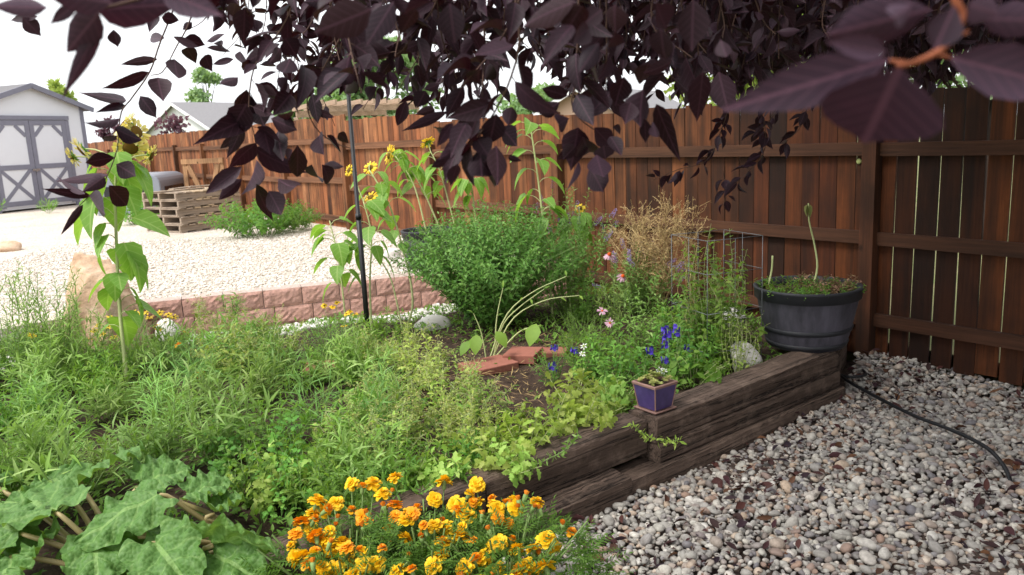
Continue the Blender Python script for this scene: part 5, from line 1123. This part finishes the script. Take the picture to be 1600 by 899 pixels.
def twig(pts, Lf, step, rad_=.0022, spreadq=.95, top=True, check=False, down=.3):
    """a hanging twig with alternate leaves; pts are (px,py,Y) from its hidden upper end"""
    c = np.array([D(*p) for p in pts]) if len(pts[0]) == 3 and pts[0][0] > 20 or pts[0][1] > 20 or abs(pts[0][1]) > 6 else np.array(pts)
    n = max(8, int(np.linalg.norm(np.diff(c, axis=0), axis=1).sum()/.02)); path = spl(c, n)
    if top:
        q = LP[np.argmin(((LP-path[0])**2).sum(1))]; ext = spl([q, q*.4+path[0]*.6+[0, 0, .12], path[0]], 8); tw.tube(ext, np.linspace(.007, rad_*1.1, 8), 5, cap=False)
    tw.tube(path, np.linspace(rad_, rad_*.5, n), 5, cap=False)
    s = np.concatenate([[0], np.cumsum(np.linalg.norm(np.diff(path, axis=0), axis=1))]); m = int(s[-1]/step); B = []; Dv = []; Nv = []; Ls = []
    for k in range(m):
        x = (k+R.random()*.7)*step; i = min(n-2, int(np.searchsorted(s, x))); p = path[i]; t = unit(path[i+1]-path[max(0, i-1)])
        for _ in range(2 if R.random() < .25 else 1):
            a = R.normal(size=3); a = unit(a-(a@t)*t); d = unit(t*.5+a*spreadq+np.array([0, 0, -down*R.uniform(-.3, 2)])+R.normal(0, .25, 3)); L = Lf*R.uniform(.65, 1.15)
            if check:
                x_, y_, _z = proj(p+d*L)
                if y_ > lim(x_)+R.normal(0, 8): continue
            st = p+d*.010; tw.tube([p, st], .0009, 3, cap=False); B.append(st); Dv.append(d); Ls.append(L)
            Nv.append(a*.6+np.array([0, 0, .5])+R.normal(0, .55, 3))
    if B: Ls = np.array(Ls); pleaf(fol, B, Dv, Nv, Ls, Ls*R.uniform(.40, .56, len(Ls)), R.uniform(-.5, 1.4, len(Ls)), R.uniform(.1, .95, len(Ls)))
def exl(lst, Y, s, ox, oy, mb=None, wk=1.0, rs=.45):
    """leaves whose stalk end, tip and width are known"""
    mb = mb or fol
    for bx, by, tx, ty, w in lst:
        y = Y+R.normal(0, .05*Y*.5); B = D(bx/s+ox, by/s+oy, y); T_ = D(tx/s+ox, ty/s+oy, y+R.normal(0, .04*Y)); d = T_-B; L = np.linalg.norm(d); tc = unit(CAM-B)
        roll = R.normal(0, rs); sd = np.cross(unit(d), tc); n = tc*math.cos(roll)+sd*math.sin(roll)
        if R.random() < .5: n = -n
        pleaf(mb, B, d, n, L, w/s/FPX*Y*wk*1.08, R.uniform(-.5, .7), R.uniform(.1, .7))
S1 = (3.995, 0, 0)
twig([(285, -60, 2.0), (276, 0, 2.0), (250, 68, 2.0), (234, 113, 2.0), (205, 155, 2.0), (189, 178, 2.0), (183, 234, 2.0), (163, 284, 2.0), (144, 302, 2.0), (113, 333, 2.0)], .06, 5)
twig([(310, -40, 2.05), (298, 30, 2.05), (275, 75, 2.03), (255, 112, 2.0), (236, 118, 2.0)], .06, 5)
twig([(372, -50, 2.1), (374, 40, 2.1), (376, 75, 2.1)], .06, 5)
exl([(1030, 240, 890, 235, 60), (1010, 110, 1120, 130, 70), (1150, 240, 1290, 290, 80), (1290, 260, 1380, 200, 45), (1330, 275, 1495, 275, 40), (1290, 300, 1460, 318, 35), (1160, 300, 1220, 380, 80), (1280, 345, 1310, 435, 85), (1090, 370, 1100, 525, 118), (985, 485, 1020, 665, 122), (875, 600, 975, 735, 85), (985, 370, 780, 395, 52), (930, 450, 690, 580, 75), (790, 630, 615, 605, 60), (790, 660, 615, 690, 50), (750, 740, 510, 825, 70), (720, 800, 860, 890, 115), (735, 850, 620, 890, 45), (1000, 60, 1050, 20, 60), (985, 100, 930, 170, 60), (1190, 40, 1320, 100, 55), (1200, 140, 1140, 190, 45), (1480, 40, 1450, 100, 60), (1540, 90, 1590, 130, 60), (1500, 320, 1500, 420, 60), (1460, 370, 1325, 405, 40), (1240, 290, 1060, 240, 55), (1520, 10, 1570, 50, 40)], 2.0, *S1)
exl([(540, 560, 370, 580, 62), (545, 590, 645, 650, 85), (510, 640, 300, 680, 45), (490, 650, 410, 710, 60), (430, 740, 225, 715, 40), (420, 740, 475, 830, 95), (510, 690, 590, 780, 92), (390, 780, 310, 890, 32), (400, 730, 290, 690, 30)], 2.0, 3.0, 0, 60)
near = MB()
exl([(640, 130, 430, 540, 95), (620, 80, 400, 345, 180), (600, 60, 1010, 30, 240), (300, 50, -80, 40, 110), (700, 20, 300, -40, 160), (1000, -60, 1410, 110, 170), (500, 10, 280, 170, 70)], .75, *S1, mb=near, rs=.15)
twig([(330, -60, .76), (240, -10, .76), (165, 12, .75), (120, 20, .75)], .06, 5)
exl([(240, 105, 35, 130, 45), (140, 110, 255, 230, 95), (710, 185, 740, 295, 75)], 1.5, *S1)
S2 = (2.645, 0, 0)
twig([(462, -60, 1.7), (459, 0, 1.7), (440, 45, 1.7), (412, 83, 1.7), (395, 113, 1.7), (389, 170, 1.7), (398, 215, 1.7), (404, 250, 1.7)], .07, .03, check=True)
twig([(540, -60, 1.75), (535, 40, 1.75), (529, 64, 1.75), (506, 106, 1.75), (480, 155, 1.75), (491, 197, 1.75), (520, 222, 1.75), (548, 232, 1.75)], .065, .05, check=True)
exl([(1060, 590, 940, 690, 98), (1050, 610, 1195, 720, 88), (1060, 660, 1040, 815, 105), (1000, 690, 850, 800, 62), (1000, 740, 910, 830, 55), (1060, 760, 1085, 870, 60), (1150, 740, 1265, 830, 75), (1110, 790, 1170, 890, 88), (1000, 540, 900, 635, 38), (1150, 540, 1150, 645, 72), (1050, 480, 890, 540, 85), (1020, 430, 960, 535, 95), (1150, 400, 1060, 380, 65), (1230, 600, 1230, 740, 72), (1290, 680, 1310, 780, 68), (1330, 680, 1390, 778, 62), (1340, 680, 1425, 690, 32), (1320, 560, 1335, 640, 75), (1350, 560, 1395, 640, 62), (1260, 350, 1270, 410, 70), (1200, 390, 1150, 455, 74), (1210, 400, 1240, 465, 64), (1300, 460, 1385, 485, 32), (1120, 490, 1230, 540, 75), (1090, 520, 1110, 645, 92), (985, 320, 905, 350, 60), (1000, 260, 1080, 300, 55), (1060, 350, 1160, 400, 60), (1020, 370, 980, 440, 65), (1060, 440, 1090, 520, 80), (1180, 160, 1230, 240, 80), (1160, 200, 1120, 260, 50), (1200, 240, 1170, 330, 75), (1190, 320, 1150, 380, 50), (1290, 280, 1330, 360, 80), (1260, 280, 1290, 350, 70), (1050, 80, 1060, 135, 50), (1040, 40, 1020, 85, 60), (975, 15, 960, 65, 50), (1190, 500, 1180, 470, 60), (1000, 520, 980, 610, 50), (1210, 620, 1180, 680, 50), (1400, 550, 1450, 600, 40)], 1.7, *S2)
S3 = (2.81, 480, 0)
twig([(690, -40, 1.7), (679, 10, 1.7), (650, 50, 1.7), (622, 85, 1.7), (585, 94, 1.7)], .07, .025, check=True)
twig([(800, -40, 1.25), (812, 60, 1.25), (795, 130, 1.25), (770, 180, 1.25), (745, 215, 1.25)], .07, .03, check=True)
twig([(905, -40, 1.4), (900, 120, 1.4), (893, 160, 1.4), (905, 185, 1.4), (928, 203, 1.4)], .07, .03, check=True)
exl([(760, 490, 690, 630, 115), (850, 560, 930, 640, 105), (680, 600, 600, 780, 85), (720, 640, 690, 830, 95), (760, 650, 765, 825, 105), (830, 640, 850, 790, 85), (640, 540, 555, 650, 45), (880, 690, 950, 710, 28), (900, 470, 880, 545, 65), (830, 500, 800, 640, 100), (790, 560, 690, 700, 95), (620, 700, 560, 730, 40), (660, 720, 630, 820, 60), (700, 540, 640, 640, 80), (800, 700, 830, 820, 80), (740, 600, 800, 700, 90), (660, 650, 590, 690, 45)], 1.25, *S3)
exl([(435, 440, 395, 555, 55), (620, 490, 440, 580, 45), (310, 380, 230, 450, 50), (200, 340, 145, 420, 70), (350, 330, 290, 360, 50), (520, 400, 480, 470, 70), (560, 480, 480, 500, 40), (600, 560, 530, 600, 40)], 1.7, *S3)
exl([(1190, 560, 1160, 730, 115), (1260, 560, 1330, 640, 85), (1300, 640, 1310, 700, 85), (1240, 730, 1300, 845, 95), (1190, 710, 1140, 845, 52), (1340, 560, 1390, 590, 45), (1110, 450, 1000, 515, 65), (1150, 520, 1070, 560, 75), (1270, 680, 1300, 790, 95), (1210, 600, 1250, 720, 100), (1330, 600, 1380, 670, 60), (1170, 640, 1100, 700, 50), (1180, 640, 1120, 700, 60)], 1.4, *S3)
exl([(720, 60, 350, 215, 200), (860, 10, 690, 290, 150), (1210, 20, 1240, 275, 150), (480, 0, 300, 90, 110), (1000, 60, 900, 200, 110), (1090, 10, 880, 60, 100)], .95, 3.995, 400, 0)
exl([(400, 10, 0, 150, 150), (440, 40, 330, 195, 140), (1130, 0, 1120, 325, 190), (900, 20, 935, 165, 140), (930, 180, 940, 385, 155), (640, 30, 630, 220, 150), (560, 60, 440, 160, 110), (640, 200, 600, 330, 130), (480, 180, 300, 300, 110), (380, 160, 200, 330, 110), (540, 270, 420, 460, 110), (1300, 250, 1340, 360, 90)], .9, 3.995, 800, 0)
exl([(1190, 450, 1165, 785, 135), (1290, 450, 1350, 710, 160), (820, 560, 780, 800, 170), (900, 650, 985, 895, 110), (850, 400, 800, 560, 110), (700, 480, 640, 630, 130), (740, 640, 700, 780, 110), (830, 740, 830, 870, 70), (880, 760, 900, 890, 60), (1000, 380, 880, 470, 90)], 1.3, 3.995, 800, 0)
# the branch tip right in front of the lens
exl([(760, 370, -180, 665, 250), (820, 420, 590, 930, 600), (740, 330, 340, 260, 110), (1020, 60, 330, 225, 240), (1040, 310, 1160, 40, 170), (1250, 30, 1440, 90, 160), (900, 30, 700, 170, 120)], .45, 3.995, 1200, 0, mb=near, rs=.12, wk=1.15)
exl([(1130, 360, 1900, 560, 300), (1330, 120, 1850, 130, 200)], .5, 3.995, 1200, 0, mb=near, rs=.12)
mbt = MB(); c = [D(x/3.995+1200, y/3.995, .46) for x, y in ((1120, -300), (1170, 0), (1215, 100), (1150, 240), (1050, 330), (900, 395), (800, 410))]; mbt.tube(spl(c, 24), np.linspace(.0026, .0016, 24), 8)
for a, b in (((1215, 100), (1350, 115)), ((1050, 340), (1140, 360)), ((900, 395), (760, 380)), ((1150, 240), (1250, 200)), ((860, 400), (815, 430))): mbt.tube([D(a[0]/3.995+1200, a[1]/3.995, .46), D(b[0]/3.995+1200, b[1]/3.995, .46)], .0011, 6)
q = LP[np.argmin(((LP-c[0])**2).sum(1))]; mbt.tube(spl([q, q*.5+c[0]*.5+[0, 0, .2], c[0]], 8), np.linspace(.008, .0026, 8), 6)
tree.part('branch_tip', mbt, m_twigo)
# the mass of hanging twigs along the top
for k in range(122):
    x = R.uniform(330, 1620); x = x if R.random() > .30 or x > 500 else R.uniform(600, 1300); Y = R.uniform(1.4, 3.4) if x < 1080 else R.uniform(1.8, 3.8)
    ye = lim(x)*R.uniform(.5, 1.0); x2 = x+R.normal(0, 45)
    twig([(x, -90, Y), (x*.6+x2*.4+R.normal(0, 15), ye*.3, Y), (x2, max(ye-25, 5), Y+R.normal(0, .1))], .070, .027, check=True)
# farther small-leaved sprays against the fence
for pts in ([(1190, 30, 3.2), (1165, 60, 3.2), (1112, 104, 3.2)], [(1175, 120, 3.2), (1195, 200, 3.2), (1190, 245, 3.2), (1148, 288, 3.2)], [(1150, 130, 3.3), (1130, 195, 3.3), (1105, 250, 3.3), (1060, 265, 3.3), (1020, 282, 3.3)], [(1270, 110, 3.3), (1255, 190, 3.3), (1225, 225, 3.3)], [(1130, 270, 3.3), (1135, 300, 3.3), (1130, 322, 3.3)], [(1240, 120, 3.4), (1215, 170, 3.4), (1180, 215, 3.4)]):
    twig(pts, .06, .022, .002, .7, top=pts[0][1] < 60)
for k in range(110):
    x = R.uniform(1080, 1640); Y = R.uniform(3.2, 4.8); ye = R.uniform(60, 150) if x < 1500 else R.uniform(40, 130)
    twig([(x+R.normal(0, 25), -60, Y), (x+R.normal(0, 12), ye*.4, Y), (x, ye, Y)], .07, .022, .002, .8)
for k in range(130):
    x = R.uniform(840, 1640); Y = R.uniform(2.6, 4.6); ye = np.interp(x, [840, 960, 1100, 1600], [120, 140, 150, 120])*R.uniform(.55, 1.0)
    twig([(x+R.normal(0, 25), -60, Y), (x+R.normal(0, 12), ye*.4, Y), (x, ye-8, Y)], .075, .024, .002, .8)
# crown above and around, out of the frame
n = 46000; p = np.column_stack([R.uniform(-1.6, 6.0, n), R.uniform(-4.2, 5.6, n), 2.0+R.random(n)**1.2*2.2])
x_, y_, z_ = proj(p); ok = (z_ < .3) | (y_ < -70); ok &= (p[:, 0] > -.9+.30*np.maximum(p[:, 1], 0)) & (np.linalg.norm(p-[0, 0, EYE], axis=1) > .8)
cl = np.sin(p[:, 0]*2.1+p[:, 2]*3)+np.sin(p[:, 1]*2.3-p[:, 2]*2)+np.sin(p[:, 0]*1.1-p[:, 1]*1.7); ok &= cl > -1.0; ok &= ~((p[:, 1] < -.2) & (p[:, 0] < 1.3)) & (np.linalg.norm(p-[0, 0, EYE], axis=1) > 1.3)
p = p[ok]; n = len(p); L = R.uniform(.08, .12, n)
crown = MB(); crown.leaves(p, R.normal(size=(n, 3))+[0, 0, -.6], R.normal(size=(n, 3))*.6+[0, 0, .8], L, L*.58, PROF3, .2, .5)
tree.part('crown', crown, m_pl); tree.part('hanging_leaves', fol, m_pl); tree.part('near_leaves', near, m_near); tree.part('twigs', tw, m_twig)

# ================================================================== TREES BEYOND
def fmat(name, a, tc): return leaf_mat(name, a, rough=.6, tr=.35, spec=.3, trcol=tc)
m_f1 = fmat('poplar leaf', [(132, 164, 112), (152, 180, 128), (116, 150, 98), (164, 188, 140)], (170, 205, 90)); m_f2 = fmat('lime tree leaf', [(150, 172, 84), (166, 186, 98), (132, 158, 76)], (200, 215, 90)); m_f3 = fmat('plum shrub leaf', [(104, 74, 86), (120, 88, 98), (90, 62, 74)], (140, 80, 90))
def tree_far(name, label, x, ytop, ybase_z, Y, wpx, mat, nl=2600, ls=.30, sq=1.0, cat='tree', zlow=None, group=None):
    top = D(x, ytop, Y); base = np.array([top[0], top[1], ybase_z]); H = top[2]-ybase_z; rx = wpx/2/FPX*Y; zl = zlow if zlow is not None else H*.28
    T = Thing(name, label, cat, base, group); m = MB(); m.tube(spl([base-[0, 0, .1], base+[.1, 0, H*.4], base+[0, .1, H*.92]], 8), np.linspace(.035*H**.8, .02, 8), 7)
    cl = []
    for k in range(30):
        t = R.random(); zz = zl+(H-zl)*t; rr = rx*math.sqrt(max(.04, 1-((t-.42)/.62)**2))*sq**t; a = R.uniform(0, 6.283); q = R.random()**.5*.85; cl.append((base+[rr*q*math.cos(a), rr*q*math.sin(a), zz*.97], rx*R.uniform(.22, .42)))
        if k < 16: m.tube(spl([base+[0, 0, zz*.55], (base+cl[-1][0]+[0, 0, zz*.6])/2, cl[-1][0]], 5), np.linspace(.012*H**.8, .01, 5), 4, cap=False)
    T.part('trunk', m, m_bark); l = MB(); k = R.integers(0, len(cl), nl); d = R.normal(size=(nl, 3)); d = unit(d)*R.random((nl, 1))**.45; c = np.array([q[0] for q in cl])[k]; r_ = np.array([q[1] for q in cl])[k][:, None]
    pos = c+d*r_*[1, 1, .8]; pos[:, 2] = np.minimum(pos[:, 2], base[2]+H); l.leaves(pos, R.normal(size=(nl, 3)), R.normal(size=(nl, 3))+[0, 0, .6], ls*R.uniform(.6, 1.2, nl), ls*.6, PROF2, .2, .4); T.part('crown', l, mat)
tree_far('poplar_tree', 'pale green poplar above the white gabled house', 318, 106, .2, 75, 62, m_f1, 2600, .5)
tree_far('lime_tree', 'yellow green tree top just behind the shed roof', 88, 126, .2, 40, 46, m_f2, 1500, .34)
tree_far('broadleaf_tree', 'broad green tree behind the pergola and the black pole', 575, 62, .2, 38, 190, m_f1, 7000, .40)
tree_far('broadleaf_tree', 'lower green tree far behind the fence right of the pergola', 835, 140, .2, 60, 120, m_f1, 2600, .5)
tree_far('broadleaf_tree', 'green tree behind the fence left of the black pole', 470, 150, .2, 48, 90, m_f1, 2400, .4)
tree_far('lime_tree', 'bright yellow green tree glimpsed through the purple leaves above the right fence', 1215, -60, .1, 11.5, 330, m_f2, 5200, .13, zlow=1.9)
tree_far('broadleaf_tree', 'green tree glimpsed above the right end of the fence', 1560, -140, .1, 9.5, 330, m_f1, 4200, .13, zlow=2.0)
tree_far('purple_shrub', 'dusky purple shrub in front of the white gabled house', 268, 182, .2, 30, 74, m_f3, 900, .22, cat='shrub')
tree_far('purple_shrub', 'small dusky purple shrub right beside the shed corner', 165, 178, .2, 32, 40, m_f3, 600, .2, cat='shrub')

# ================================================================== LIGHT
w = bpy.data.worlds.new('World'); scene.world = w; w.use_nodes = True; nt = w.node_tree; nt.nodes.clear()
EL, AZ = rad(56), rad(-128)          # soft sun high on the left
sky = nt.nodes.new('ShaderNodeTexSky'); sky.sky_type = 'NISHITA'; sky.sun_disc = False; sky.sun_elevation = EL; sky.sun_rotation = AZ; sky.air_density = 1.0; sky.dust_density = 4.0
hs = nt.nodes.new('ShaderNodeHueSaturation'); hs.inputs['Saturation'].default_value = .12
bg = nt.nodes.new('ShaderNodeBackground'); bg.inputs[1].default_value = .15; wo = nt.nodes.new('ShaderNodeOutputWorld')
nt.links.new(sky.outputs[0], hs.inputs['Color']); mxs = nt.nodes.new('ShaderNodeMix'); mxs.data_type = 'RGBA'; mxs.inputs[0].default_value = .65; mxs.inputs[7].default_value = (4.6, 4.7, 4.85, 1); nt.links.new(hs.outputs[0], mxs.inputs[6]); nt.links.new(mxs.outputs[2], bg.inputs[0]); nt.links.new(bg.outputs[0], wo.inputs[0])
sd = bpy.data.lights.new('sun', 'SUN'); sd.energy = 1.4; sd.angle = rad(16); sd.color = (1, .96, .9); so = bpy.data.objects.new('sun', sd); COL.objects.link(so)
dirv = Vector((math.sin(AZ)*math.cos(EL), math.cos(AZ)*math.cos(EL), math.sin(EL))); so.rotation_euler = (-dirv).to_track_quat('-Z', 'Y').to_euler(); so.location = (-6, 3, 9)
scene.view_settings.view_transform = 'Standard'; scene.view_settings.look = 'None'; scene.view_settings.gamma = 1; scene.view_settings.exposure = 1.3
scene.view_settings.use_curve_mapping = False
